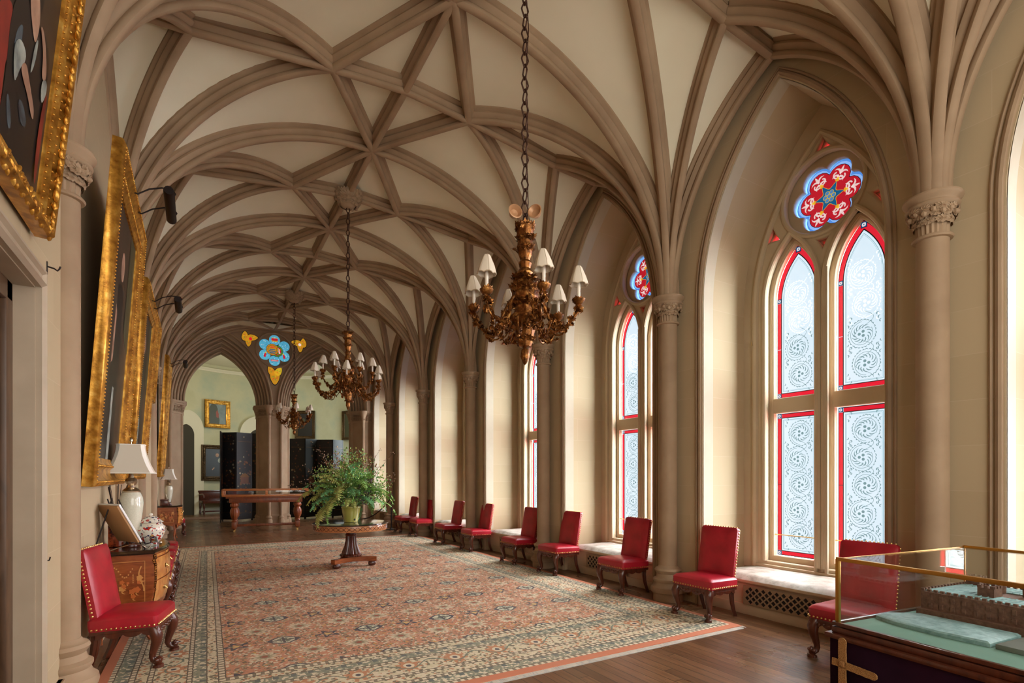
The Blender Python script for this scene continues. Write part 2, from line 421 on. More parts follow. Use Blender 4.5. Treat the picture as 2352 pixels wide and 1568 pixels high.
for k in range(-1, 6):
    y0, y1 = YK[k], YK[k + 1]; ym = (y0 + y1) / 2
    C = (XC, ym)
    for sx in (-1, 1):
        xs = XR if sx > 0 else XL
        N = (XC + sx * 0.87, ym); Mm = (XC + sx * 2.27, ym); A = (xs, ym)
        for yk in (y0, y1):
            R = (XC, yk); Sp = (xs, yk)
            cr = rib_curve(Sp, R, ZR, off=RISE); cn = rib_curve(Sp, N, ZN, off=RISE); cm = rib_curve(Sp, Mm, ZM, off=RISE); ca = rib_curve(Sp, A, ZA, off=RISE)
            ca = [Vector((xs, p.y, p.z)) for p in ca]
            loft(cr, cn); loft(cn, cm); loft(cm, ca)
            web.add([up(R, ZR), up(N, ZN), up(C, ZC)], [(0, 1, 2)])
            rib('tierceron_rib', rib_curve(Sp, N, ZN)); rib('tierceron_rib', rib_curve(Sp, Mm, ZM), 0.92)
            rib('diagonal_rib', [Vector((*R, ZR)), Vector((*N, ZN))])
        wr = rib_curve((xs, y0), A, ZA) + rib_curve((xs, y1), A, ZA)[::-1][1:]
        h = len(wr) // 2
        rib('wall_rib', [p for p in rib_curve((xs, y0), A, ZA)], 0.95); rib('wall_rib', [p for p in rib_curve((xs, y1), A, ZA)], 0.95)
    rib('ridge_rib', [Vector((XC, y0, ZR)), Vector((XC, ym, ZC)), Vector((XC, y1, ZR))], 0.95)
    for sx in (-1, 1):
        xs = XR if sx > 0 else XL
        rib('cross_ridge_rib', [Vector((XC, ym, ZC)), Vector((XC + sx * 0.87, ym, ZN)), Vector((XC + sx * 2.27, ym, ZM)), Vector((xs, ym, ZA))], 0.95)
for k in range(-1, 7):
    for xs in (XL, XR): rib('transverse_rib', rib_curve((xs, YK[k]), (XC, YK[k]), ZR, 44), 1.08)
ceil = web.build('ceiling', WEB); struct(ceil)
for nm, m in RIBS: m.build(nm, STONE, ceil)

# ------------------------------------------------------------------ side walls
def notched(y0, y1, zt, spans):      # outline of a wall with openings that start on the floor: spans = list of outlines (floor, ..., floor) going up and over
    out = [(y0, 0.0)]
    for sp in spans: out += sp
    return out + [(y1, 0.0), (y1, zt), (y0, zt)]
MID = {k: (YK[k] + YK[k + 1]) / 2 for k in range(-1, 6)}
spans = [[(a, z) for a, z in arch(1.01, 3.76, 5.90, 0.0, cx=MID[k])][::-1] for k in range(-1, 6)]
vs, fs = plate(notched(-3.0, 18.75, 6.3, spans), [], 0.83)
wr = MB().add(vs, fs, 0, YZ(WALLR + 0.415)).build('wall_right', ASHLAR); struct(wr)
door = [(2.35, 0.0), (2.35, 2.70), (4.05, 2.70), (4.05, 0.0)]
vs, fs = plate(notched(-3.0, 18.75, 6.3, [door]), [], 0.5)
wl = MB().add(vs, fs, 0, YZ(WALLL - 0.25)).build('wall_left', ASHLAR); struct(wl)
# roof slab over the vault keeps the daylight out
rf = MB().box((2.24, 7.9, 6.75), (9.0, 22.4, 0.3)).build('ceiling', DARK, smooth=False); struct(rf)
rwl = MB().box((2.4, -3.1, 3.3), (9.4, 0.2, 6.6)).build('wall_rear', ASHLAR, smooth=False); struct(rwl)
# doorway in the near left wall: moulded architrave, panelled reveal and dark leaf
dm = MB()
DY, DZ = 4.05, 2.70
PF = [(0, 0), (0.0, 0.03), (0.02, 0.05), (0.05, 0.03), (0.06, 0.012), (0.10, 0.012), (0.115, 0.03), (0.13, 0.03), (0.14, 0.0)]
for A_, B_2 in (((DY, 0.0), (DY, DZ)), ((DY, DZ), (2.35, DZ))):
    n = len(PF); vs = []
    for (y, z), e_ in ((A_, A_ == (DY, DZ)), (B_2, B_2 == (DY, DZ))):
        for u, v in PF: vs.append((WALLL + v, y + (u if (e_ or A_ == (DY, 0.0)) else 0), z + (u if (e_ or A_ == (DY, DZ)) else 0)))
    dm.add(vs, [(i, i + 1, n + i + 1, n + i) for i in range(n - 1)])
dm.box((-.86, DY - .003, DZ / 2), (.12, .008, DZ)).box((-.86, 3.2, DZ - .003), (.12, 1.7, .008))
DOORW = mat('door_paint', rough=0.55, fn=mottled(S(168, 150, 126), S(180, 162, 138), 3, 0.03))
d1 = MB().box((-.96, 3.2, DZ / 2), (0.06, 1.70, DZ)).bbox((-0.925, DY - .06, DZ / 2), (0.06, 0.12, DZ), 0.012).bbox((-0.925, 3.2, DZ - .06), (0.06, 1.68, 0.12), 0.012)
for yy in (2.85, 3.6): d1.bbox((-0.925, yy, 1.9), (0.03, 0.55, 1.3), 0.01).bbox((-0.925, yy, 0.65), (0.03, 0.55, 0.8), 0.01)
d1 = d1.build('door_1', mat('door_brown', rough=0.4, fn=wood_fn(S(70, 48, 30), S(98, 70, 46), 10, 10, 2))); struct(d1)
dm.build('door_frame', DOORW, d1)
hg = MB().tube([(-0.79, 4.205, 1.05), (-0.79, 4.205, 1.12)], 0.008).tube([(-0.79, 4.215, 1.085), (-0.77, 4.225, 1.085), (-0.765, 4.225, 1.105)], 0.004)
hg.build('door_latch', IRON, d1)
# plinth along the left wall
struct(MB().box((WALLL + 0.01, 11.5, 0.11), (0.03, 14.4, 0.22)).box((WALLL + 0.015, 4.5, 0.11), (0.04, 0.3, 0.22)).build('baseboard_left', STONE))

# ------------------------------------------------------------------ columns
LEAF = [(0, 0), (0.35, 0.12), (0.6, 0.05), (0.75, 0.35), (1.0, 0.3), (0.85, 0.6), (1.05, 0.8), (0.7, 0.85), (0.55, 1.1), (0.3, 0.95), (0, 1.25)]
LEAF = LEAF + [(-a, b) for a, b in LEAF[-2:0:-1]]
def leaf(mb, M, s, curl=0.5, m=0):      # lobed leaf, curling over at the tip
    pts = [(x * s, y * s, 0) for x, y in LEAF]
    def bend(x, y):
        return (x, y, s * (0.28 - 0.25 * abs(x / s) ** 1.3) + curl * s * (y / s) ** 2 * 0.5)
    ctr = bend(0, 0.55 * s); vs = [bend(x, y) for x, y, _ in pts] + [ctr]
    n = len(pts); mid = [bend(x * 0.5, y * 0.5 + 0.28 * s) for x, y, _ in pts]
    mid = [(x, y, z + 0.12 * s * (1 if i % 2 else -0.6)) for i, (x, y, z) in enumerate(mid)]
    vs = [bend(x, y) for x, y, _ in pts] + mid + [ctr]
    fs = [(i, (i + 1) % n, n + (i + 1) % n, n + i) for i in range(n)] + [(n + i, n + (i + 1) % n, 2 * n) for i in range(n)]
    mb.add(vs, fs, m, M)
def leaf_ring(mb, r, z, n, s, tilt, curl, a0=0.0, rnd=random, cone=0.0):
    for i in range(n):
        a = a0 + 2 * PI * i / n + rnd.uniform(-.08, .08)
        M = Matrix.Rotation(a, 4, 'Z') @ XF((r, 0, z), (0, 0, 0)) @ Matrix.Rotation(PI / 2, 4, 'Z') @ Matrix.Rotation(PI / 2 - tilt + rnd.uniform(-.15, .15), 4, 'X') @ Matrix.Rotation(rnd.uniform(-.3, .3), 4, 'Z')
        leaf(mb, M, s * rnd.uniform(.85, 1.15), curl)
rc = random.Random(3)
col_base = MB().lathe([(0.19, 0), (0.19, 0.10), (0.215, 0.11), (0.222, 0.14), (0.215, 0.175), (0.185, 0.20), (0.172, 0.235), (0.187, 0.26), (0.187, 0.28), (0.155, 0.30), (0.142, 0.345), (0.157, 0.365), (0.17, 0.39), (0.157, 0.415), (0.132, 0.425), (0.116, 0.45)], 28).mesh('column_base', STONE)
col_shaft = MB().lathe([(0.113, 0.44), (0.113, 3.55)], 28).mesh('column_shaft', STONE)
cap = MB().lathe([(0.113, 3.545), (0.135, 3.55), (0.143, 3.562), (0.135, 3.575), (0.115, 3.58)], 28)
cap.lathe([(0.105, 3.575), (0.11, 3.66), (0.13, 3.74), (0.155, 3.79)], 40, flute=(20, 0.04))
cap.lathe([(0.155, 3.785), (0.175, 3.80), (0.185, 3.815), (0.18, 3.828), (0.168, 3.835), (0.172, 3.848), (0.195, 3.865), (0.205, 3.885), (0.20, 3.90), (0.14, 3.905)], 32)
cap_m = cap.mesh('column_capital', STONE)
cl = MB(); leaf_ring(cl, 0.12, 3.655, 11, 0.05, -0.35, -0.6, 0, rc); leaf_ring(cl, 0.138, 3.71, 11, 0.056, -0.5, -0.8, 0.28, rc); leaf_ring(cl, 0.15, 3.75, 10, 0.05, -0.7, -0.7, 0.1, rc)
for i in range(16):
    a = 2 * PI * i / 16; cl.ball((0.158 * math.cos(a), 0.158 * math.sin(a), 3.735 + 0.02 * (i % 2)), 0.023, u=7, v=5)
cap_leaf = cl.mesh('foliage', STONE)
def column(x, y, label, group):
    c = tag(empty('column', (x, y, 0)), label, 'column', group)
    for nm, me in (('base', col_base), ('shaft', col_shaft), ('capital', cap_m)):
        o = bpy.data.objects.new(nm, me); COL.objects.link(o); o.parent = c
    f = bpy.data.objects.new('capital_foliage', cap_leaf); COL.objects.link(f); f.parent = o
    return c
CR = ['stone half column with leafy capital behind the glass model case, at the right window bays',
      'stone half column with leafy capital beside the large nearest window, behind a red chair',
      'second stone half column beyond the large nearest window, in front of the next window',
      'third stone half column beyond the large nearest window, by the middle red chairs',
      'fourth stone half column beyond the large nearest window, towards the far arches',
      'last free stone half column of the window wall before the far arches']
for k in range(0, 6): column(XR, YK[k], CR[k], 'columns along the window wall')
CLb = {1: 'stone half column with leafy capital between the doorway and the near red chair', 2: 'stone half column hidden behind the first two leaning gilt paintings on the left wall',
       3: 'stone half column behind the far edge of the second leaning gilt painting', 4: 'stone half column with small capital above the far lamp chest, left wall', 5: 'stone half column beyond the last leaning gilt painting, left wall'}
for k in CLb: column(XL, YK[k], CLb[k], 'columns along the picture wall')

# ------------------------------------------------------------------ windows of the right wall
def strip(mb, A, B, h, m, closed=False):
    n = len(A); vs = [(x, y, h) for x, y in A] + [(x, y, h) for x, y in B]
    mb.add(vs, [(i, (i + 1) % n, n + (i + 1) % n, n + i) for i in range(n if closed else n - 1)], m)
def rect(x0, x1, y0, y1): return [(x0, y0), (x1, y0), (x1, y1), (x0, y1)]
def comma(mb, cx, cy, r0, r1, a, bend, w, h, m):     # tapering curved stroke
    P = []; n = 5
    for i in range(n + 1):
        t = i / n; r = r0 + (r1 - r0) * t; an = a + bend * t * t
        P.append((cx + r * math.cos(an), cy + r * math.sin(an)))
    A, B = [], []
    for i, (x, y) in enumerate(P):
        x2, y2 = P[min(i + 1, n)]; x1, y1 = P[max(i - 1, 0)]; dx, dy = x2 - x1, y2 - y1; l = math.hypot(dx, dy) or 1
        ww = w * math.sin(PI * min(1, 0.12 + 0.88 * i / n)) ** 0.8
        A.append((x - dy / l * ww, y + dx / l * ww)); B.append((x + dy / l * ww, y - dx / l * ww))
    strip(mb, A, B, h, m)
def line(mb, pts, w, h, m):
    A, B = [], []; n = len(pts)
    for i, (x, y) in enumerate(pts):
        x2, y2 = pts[min(i + 1, n - 1)]; x1, y1 = pts[max(i - 1, 0)]; dx, dy = x2 - x1, y2 - y1; l = math.hypot(dx, dy) or 1
        A.append((x - dy / l * w, y + dx / l * w)); B.append((x + dy / l * w, y - dx / l * w))
    strip(mb, A, B, h, m)
PM = [LEAD, GRED, FROST, ETCH, ETCHSKY, ETCHB, GDBLUE, GWHITE, GREDD]
def scroll(mb, z0, z1, hw, h, sky_from=99.0):
    n = max(1, round((z1 - z0) / 0.34)); st = (z1 - z0) / n; C = [((.022 if i % 2 else -.022), z0 + st * (i + .5), (1 if i % 2 else -1)) for i in range(n)]
    def mm(z): return 4 if z > sky_from else 3
    for cx, zc, s in C:
        m = mm(zc); k = st / .34
        for j in range(3):
            a = PI / 2 + 2 * PI * j / 3 + 0.5 * s; mb.flat(circle(cx + .027 * math.cos(a), zc + .027 * math.sin(a), .0165, 10), h, m)
        for j in range(13):
            a = 2 * PI * j / 13 + s * .2; comma(mb, cx, zc, .060, .104 * (1 + .05 * (j % 2)), a, .62 * s, .0056, h, m)
        a0 = PI / 2 if s > 0 else -PI / 2
        line(mb, [(cx + (.122 - .012 * t / 24) * math.cos(a0 - s * 5.2 * t / 24), zc + (.135 - .02 * t / 24) * math.sin(a0 - s * 5.2 * t / 24)) for t in range(25)], .0024, h, m)
        q = random.Random(int(zc * 100))
        for j in range(26):       # leaflets outside the spiral, clipped by the panel
            a = 2 * PI * j / 26; rx, rz = .138, .150
            x, z = cx + rx * math.cos(a), zc + rz * math.sin(a)
            l = q.uniform(.022, .038)
            if abs(x) < hw - .008 and z0 - .02 < z < z1 + .02 and min(math.hypot(x - c[0], (z - c[1]) * .9) for c in C if c[1] != zc or n == 1) > .128 if n > 1 else True:
                if abs(x) < hw - .004: comma(mb, x, z, 0, l, a + .8 * s, 1.1 * s, .0048, h, m)
        for sd in (-1, 1):
            for j in range(3):
                zz = zc + st * (.28 + .13 * j); x = sd * (hw - .012 - .018 * j)
                comma(mb, x, zz, 0, .034, PI / 2 + sd * (.9 - .2 * j), -sd * 1.3, .0058, h, mm(zz))
                comma(mb, x, zc - st * (.28 + .13 * j), 0, .030, -PI / 2 - sd * .5, sd * 1.2, .005, h, mm(zz))
    W_ = [(hw * .55 * math.sin(PI * (t / 8 - .5)), z0 + st * .5 * t / 8) for t in range(int(16 * n) + 1)]
    for m_, seg in ((3, [p for p in W_ if p[1] <= sky_from]), (4, [p for p in W_ if p[1] > sky_from])):
        if len(seg) > 1: line(mb, seg, .0022, h, m_)
def flower_sq(mb, cx, cy, r, h):
    mb.flat(rect(cx - r, cx + r, cy - r, cy + r), h, 0); mb.flat(rect(cx - r * .86, cx + r * .86, cy - r * .86, cy + r * .86), h - .0008, 6)
    for j in range(4):
        a = PI / 4 + PI / 2 * j; mb.flat(circle(cx + .38 * r * math.cos(a), cy + .38 * r * math.sin(a), .34 * r, 8), h - .0016, 7)
    for j in range(4):
        a = PI / 2 * j; mb.flat(circle(cx + .45 * r * math.cos(a), cy + .45 * r * math.sin(a), .22 * r, 8), h - .0016, 7)
    mb.flat(circle(cx, cy, .2 * r, 8), h - .0024, 6)
HW, B_ = 0.275, 0.056
def pane_lower():
    mb = MB(); z0, z1 = 0.60, 2.39
    i = HW - B_; zm = (z0 + z1) / 2
    for w_, a, b in ((HW, z0, z1), (i + .004, z0 + B_ - .004, z1 - B_ + .004)): strip(mb, rect(-w_, w_, a, b), rect(-w_ + .009, w_ - .009, a + .009, b - .009), -.0012, 0, True)
    for s in (-1, 1): mb.flat(rect(min(s * i, s * HW), max(s * i, s * HW), zm - .003, zm + .003), -.0013, 0)
    for x0, x1, a, b in ((-HW, -i, z0 + B_, zm), (-HW, -i, zm, z1 - B_), (i, HW, z0 + B_, zm), (i, HW, zm, z1 - B_), (-i, i, z0, z0 + B_), (-i, i, z1 - B_, z1)):
        mb.flat(rect(x0 + .003, x1 - .003, a + .003, b - .003), -.001, 1)
    for x in (-1, 1):
        for z in (z0 + B_ / 2, z1 - B_ / 2): flower_sq(mb, x * (HW - B_ / 2), z, B_ / 2, -.001)
    mb.flat(rect(-i + .004, i - .004, z0 + B_ + .004, z1 - B_ - .004), -.001, 2)
    for d, w in ((.022, .0035), (.034, .0015)):
        a, b, c, e = -i + d, i - d, z0 + B_ + d, z1 - B_ - d
        for r in (rect(a, b, c, c + 2 * w), rect(a, b, e - 2 * w, e), rect(a, a + 2 * w, c, e), rect(b - 2 * w, b, c, e)): mb.flat(r, -.002, 5)
    scroll(mb, z0 + B_ + .05, z1 - B_ - .05, i - .04, -.002)
    return mb
def pane_upper():
    mb = MB(); z0, sp, ap = 2.585, 3.82, 4.45
    i = HW - B_
    strip(mb, arch(HW, sp, ap, z0, 14), arch(HW - .008, sp, ap - .012, z0 + .008, 14), -.0012, 0, True); strip(mb, arch(i + .005, sp, ap - .095, z0 + B_ - .004, 14), arch(i - .005, sp, ap - .112, z0 + B_ + .005, 14), -.0017, 0, True)
    O = arch(HW, sp, ap, z0 + B_, 14)[1:-1]; I = arch(i, sp, ap - .10, z0 + B_, 14)[1:-1]
    strip(mb, O[:15], I[:15], -.001, 1); strip(mb, O[14:], I[14:], -.001, 1)
    for s in (-1, 1):
        for a, b in ((z0 + B_ + .003, 3.2), (3.206, sp - .03)): mb.flat(rect(min(s * i, s * HW) + .003, max(s * i, s * HW) - .003, a, b), -.001, 1)
        flower_sq(mb, s * (HW - B_ / 2), sp, B_ / 2, -.002); flower_sq(mb, s * (HW - B_ / 2), z0 + B_ / 2, B_ / 2, -.001)
    flower_sq(mb, 0, ap - 0.052, B_ / 2 + .006, -.002)
    mb.flat(rect(-i, i, z0 + .003, z0 + B_ - .003), -.001, 1)
    mb.flat(arch(i - .005, sp, ap - .11, z0 + B_ + .004, 14), -.0015, 2)
    for d, w in ((.022, .003), (.034, .0014)):
        A = arch(i - d, sp, ap - .11 - d * 1.6, z0 + B_ + d, 14); Bn = arch(i - d - 2 * w, sp, ap - .11 - d * 1.6 - 3 * w, z0 + B_ + d + 2 * w, 14)
        strip(mb, A, Bn, -.0022, 5, True)
    scroll(mb, z0 + B_ + .05, sp + .2, i - .04, -.0022, 3.45)
    return mb
RM = [LEAD, GRED, GPALE, GWHITE, GYEL, GDBLUE, GBLUE]
def rose_pane(R=0.385):
    mb = MB(); mb.flat(foil(0, 0, 6, R * .62, R * .45), -.0005, 6); mb.flat(foil(0, 0, 6, R * .62, R * .35), -.0013, 2)
    mb.flat(foil(0, 0, 6, R * .56, R * .335), -.002, 0); mb.flat(foil(0, 0, 6, R * .56, R * .32), -.003, 1)
    for i in range(6):
        a = 2 * PI * i / 6; ux, uy = math.cos(a), math.sin(a); b = a + PI / 6
        for s in (-1, 1):
            bx, by = .60 * R * math.cos(a), .60 * R * math.sin(a)
            line(mb, [(bx + R * (.05 + .10 * t / 10) * math.cos(a + s * (0.5 + 4.2 * t / 10)) + s * .10 * R * -uy, by + R * (.05 + .10 * t / 10) * math.sin(a + s * (0.5 + 4.2 * t / 10)) + s * .10 * R * ux) for t in range(11)], .012 * R / .335 * .6, -.004, 3)
            comma(mb, .62 * R * ux, .62 * R * uy, 0, .24 * R, a + s * .35, s * .9, .03 * R, -.004, 3)
            comma(mb, .55 * R * ux, .55 * R * uy, 0, .2 * R, a + s * 1.2, s * .9, .03 * R, -.004, 3)
        comma(mb, .62 * R * ux, .62 * R * uy, 0, .25 * R, a, 0, .035 * R, -.004, 3)
        for j in range(3):
            c = a + 2 * PI * j / 3; mb.flat(circle(.47 * R * ux + .035 * R * math.cos(c), .47 * R * uy + .035 * R * math.sin(c), .035 * R, 8), -.005, 4)
    star = []
    for i in range(6):
        a = 2 * PI * i / 6; a2 = a + PI / 3
        for t in range(6):
            f = t / 6; x = lerp(math.cos(a), math.cos(a2), f) * .46; y = lerp(math.sin(a), math.sin(a2), f) * .46; k = 1 - .42 * math.sin(PI * f)
            star.append((x * R * k, y * R * k))
    mb.flat(star, -.0042, 4); mb.flat([(x * .93, y * .93) for x, y in star], -.005, 5)
    for i in range(7):
        a = 2 * PI * i / 6; r = .125 * R if i < 6 else 0
        mb.flat(circle(r * math.cos(a), r * math.sin(a), .07 * R, 10), -.0056, 4); mb.flat(circle(r * math.cos(a), r * math.sin(a), .055 * R, 10), -.0062, 6)
    return mb
def tri(cx, cy, r, rot, n=6):      # convex-sided curved triangle
    P = [(cx + r * math.cos(rot + 2 * PI * i / 3), cy + r * math.sin(rot + 2 * PI * i / 3)) for i in range(3)]; out = []
    for i in range(3):
        a, b = P[i], P[(i + 1) % 3]
        for t in range(n):
            f = t / n; x, y = lerp(a[0], b[0], f), lerp(a[1], b[1], f); k = -0.10 * math.sin(PI * f); out.append((x + (cx - x) * -k, y + (cy - y) * -k))
    return out
AC = 0.372                                 # lancet centre either side of the mullion
def lancet(hw, ap_, z0, cx, sp=3.82): return arch(hw, sp, ap_, z0, 14, cx)
WZ = 4.88
spand = [(-.62, 4.60, .085, .5), (.62, 4.60, .085, PI - .5 + PI / 3), (0, 5.44, .07, PI / 2), (0, 4.32, .06, -PI / 2)]
holesA = [lancet(.335, 4.54, .53, s * AC) for s in (-1, 1)] + [circle(0, WZ, .452, 36)] + [tri(x, y, r * 1.25, t) for x, y, r, t in spand]
vA = plate(arch(1.06, 3.76, 5.95, 0.40, 14), holesA, 0.09, 0.03)
holesB = [lancet(.278, 4.45, 2.58, s * AC) for s in (-1, 1)] + [rect(s * AC - .278, s * AC + .278, .595, 2.395) for s in (-1, 1)] + [foil(0, WZ, 6, .385 * .62, .385 * .41)] + [tri(x, y, r, t) for x, y, r, t in spand]
vB = plate(arch(1.06, 3.76, 5.95, 0.40, 14), holesB, 0.10, 0.012)
def make_window():
    w = MB().add(*vA, 0, YZ(0.045)).add(*vB, 0, YZ(0.14)).build('window_1', JAMB); struct(w)
    m = MB(); rp = [(0.03 * math.cos(a), 0.03 * math.sin(a)) for a in [2 * PI * i / 8 for i in range(8)]]
    for s in (-1, 1):
        m.sweep([(-.005, y, z) for y, z in lancet(.345, 4.56, .53, s * AC)], rp, (1, 0, 0)); m.sweep([(.1, y, z) for y, z in lancet(.30, 4.49, .58, s * AC)], [(a * .5, b * .5) for a, b in rp], (1, 0, 0))
    m.sweep([(-.005, y, z) for y, z in arch(.845, 3.74, 5.58, .44, 14)], [(a * 1.3, b * 1.3) for a, b in rp], (1, 0, 0))
    m.sweep([(.0, y, z) for y, z in circle(0, WZ, .472, 40)], rp, (1, 0, 0), closed=True)
    m.tube([(-.01, -.06, .46), (-.01, -.06, 4.0)], .022).tube([(-.01, .06, .46), (-.01, .06, 4.0)], .022)
    m.bbox((.0, 0, .46), (.07, 1.66, .05), .015)
    m.build('tracery_moulding', JAMB, w)
    pl, pu = pane_lower().mesh('lower_pane', PM, smooth=False), pane_upper().mesh('upper_pane', PM, smooth=False)
    for s in (-1, 1):
        for nm, me in (('lower_pane', pl), ('upper_pane', pu)):
            o = bpy.data.objects.new(nm, me); COL.objects.link(o); o.parent = w; o.matrix_local = YZ(0.165, s * AC)
    r = rose_pane().build('rose_pane', RM, w, smooth=False); r.matrix_local = YZ(0.165, 0, WZ)
    for x, y, rr, t in spand:
        q = MB().flat(tri(0, 0, rr * 1.0, t), 0, 1)
        for j in range(3): comma(q, 0, 0, 0, rr * .7, t + 2 * PI * j / 3, .8, rr * .12, -.001, 3)
        q = q.build('spandrel_pane', RM, w, smooth=False); q.matrix_local = YZ(0.165, x, y)
    bar = MB()
    for s in (-1, 1): bar.tube([(0.12, s * AC - .3, .86), (0.12, s * AC + .3, .86)], .006)
    bar.build('tie_bar', BRASS, w)
    hk = MB().tube([(0, -.86, 3.3), (-.05, -.86, 3.29), (-.055, -.86, 3.33)], .004).tube([(0, .86, 3.3), (-.05, .86, 3.29), (-.055, .86, 3.33)], .004)
    hk.build('blind_hook', BRASS, w)
    return w
W0 = make_window()
for i, k in enumerate(range(-1, 6)):
    o = W0 if i == 0 else copy_tree(W0)
    o.name = 'window_%d' % (i + 1); o.location = (6.215, MID[k], 0)
# arris roll around every embrasure
tr = MB(); rp = [(0.028 * math.cos(2 * PI * i / 8), 0.028 * math.sin(2 * PI * i / 8)) for i in range(8)]
tr.sweep([(0, y, z) for y, z in arch(1.05, 3.76, 5.95, 0, 16)], rp, (1, 0, 0)).sweep([(-.005, y, z) for y, z in arch(1.10, 3.76, 6.0, 0, 16)], [(a * .5, b * .5) for a, b in rp], (1, 0, 0))
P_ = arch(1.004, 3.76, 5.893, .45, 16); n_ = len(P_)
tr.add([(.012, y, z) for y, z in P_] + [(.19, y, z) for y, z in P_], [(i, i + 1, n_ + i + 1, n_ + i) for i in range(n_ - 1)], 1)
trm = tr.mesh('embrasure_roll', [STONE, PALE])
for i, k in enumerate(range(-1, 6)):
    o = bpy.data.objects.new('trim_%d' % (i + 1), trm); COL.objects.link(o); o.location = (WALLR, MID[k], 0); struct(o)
tag(MB().bbox((WALLR - .012, 4.60, .13), (.02, .07, .09), .004).build('wall_socket', BRASS), 'small brass socket low on the wall behind the chair beside the nearest window', 'socket')
# window seats
LEDGE = mat('worn_pale_ledge', rough=0.6, fn=lambda: {'Base Color': ramp(noise(coord(), 7, 6, 0.7), [(0.3, S(128, 120, 104)), (0.5, S(172, 166, 152)), (0.7, S(196, 192, 182))]), 'Normal': bump(noise(coord(), 12, 4), 0.3, 0.01)})
GRILL = mat('grille_bronze', S(150, 128, 98), 0.5, 0.2)
seat_body = MB().box((.40, 0, .19), (.76, 2.0, .38)).bbox((.39, 0, .06), (.78, 2.0, .12), .008).bbox((.38, 0, .385), (.80, 2.0, .035), .012)
sb_me = seat_body.mesh('bench', JAMB)
lg = MB(); q = random.Random(2)
def lf(u, v):
    e = min(u, 1 - u, v * 1.0, 1) * 8; b = min(1, e)
    return (-.015 + .80 * v, -1.0 + 2.0 * u, .402 + .05 * (b ** .5 if b > 0 else 0) + .004 * math.sin(9 * u + 5 * v) * b)
lg_me = lg.grid(lf, 40, 16).mesh('ledge_slab', LEDGE)
hl = []
for i in range(22):
    for j in range(5):
        if (i + j) % 2 == 0:
            x, z = -.42 + .04 * i, .16 + .036 * j; hl.append([(x - .028, z), (x, z - .027), (x + .028, z), (x, z + .027)])
gr_me = MB().add(*plate(rect(-.47, .47, .125, .34), hl, .008), 0, YZ(0)).mesh('vent_grille', GRILL)
gb_me = MB().box((.006, 0, .232), (.002, .90, .20)).mesh('grille_backing', DARK)
LB = ['stone window seat under the half-hidden window at the frame edge behind the glass case', 'stone window seat with lattice vent under the nearest full window, beside the glass case',
      'stone window seat with lattice vent under the second full window, behind two red chairs', 'stone window seat under the third window along the wall',
      'stone window seat under the fourth window along the wall', 'stone window seat under the fifth window along the wall', 'farthest stone window seat, behind the rope post']
for i, k in enumerate(range(-1, 6)):
    e = tag(empty('window_seat', (5.46, MID[k], 0)), LB[i], 'window seat', 'window seats along the window wall')
    for nm, me in (('bench', sb_me), ('ledge_slab', lg_me), ('vent_grille', gr_me)):
        o = bpy.data.objects.new(nm, me); COL.objects.link(o); o.parent = e
        if nm == 'vent_grille': o.location = (-.018, 0, 0)
    b = bpy.data.objects.new('grille_backing', gb_me); COL.objects.link(b); b.parent = o

# ------------------------------------------------------------------ end wall with two moulded arches
YE = 18.80; ZRW = 5.72; AX = (XL + 0.0 + XC) / 2, (XR + XC) / 2
AHW = 1.505                                  # half the bay of each arch, to the pier axis
OUT, INN, NR = 1.40, 1.02, 5
def ehole(hw, cx): return arch(hw, 3.9, 3.9 + hw * 1.62, 0.0, 18, cx)
def end_plate(hw, y0, y1):
    out = [(XL - .5, 0.0)] + ehole(hw, AX[0])[::-1] + ehole(hw, AX[1])[::-1] + [(XR + 1.0, 0.0), (XR + 1.0, 6.62), (XL - .5, 6.62)]
    return plate(out, [circle(XC, ZRW, .54, 40)] if True else [], y1 - y0)
we = MB().add(*end_plate(OUT, YE, YE + .12), 0, XZ(YE + .06)).build('wall_end', STONE); struct(we)
step = (OUT - INN) / NR
am = MB(); rollp = [(0.036 * math.cos(2 * PI * i / 8), 0.036 * math.sin(2 * PI * i / 8)) for i in range(8)]
for cx in AX:
    for j in range(NR):
        h0, h1 = OUT - step * j + .02, OUT - step * (j + 1); y0 = YE + .03 + .09 * j
        O = ehole(h0, cx)[1:-1]; I = ehole(h1, cx)[1:-1]; n = len(O)
        vs = [(x, y0, z) for x, z in O] + [(x, y0, z) for x, z in I] + [(x, YE + .8, z) for x, z in I]
        am.add(vs, [(i, i + 1, n + i + 1, n + i) for i in range(n - 1)] + [(n + i, n + i + 1, 2 * n + i + 1, 2 * n + i) for i in range(n - 1)])
        am.sweep([(x, y0, z) for x, z in ehole(h1 + .012, cx)[1:-1]], rollp, (0, 1, 0))
        am.sweep([(x, y0 + .01, z) for x, z in ehole(h1 + .05, cx)[1:-1]], [(a * .45, b * .45) for a, b in rollp], (0, 1, 0))
    am.sweep([(x, YE - .01, z) for x, z in ehole(OUT + .03, cx)[1:-1]], rollp, (0, 1, 0))
am.build('arch_moulding', STONE, we)
back = MB().add(*plate([(XL - .5, 3.9)] + ehole(INN + .02, AX[0])[1:-1][::-1] + ehole(INN + .02, AX[1])[1:-1][::-1] + [(XR + 1, 3.9), (XR + 1, 7.2), (XL - .5, 7.2)], [circle(XC, ZRW, .54, 40)], .1), 0, XZ(YE + .84))
back.build('arch_backing', STONE, we)
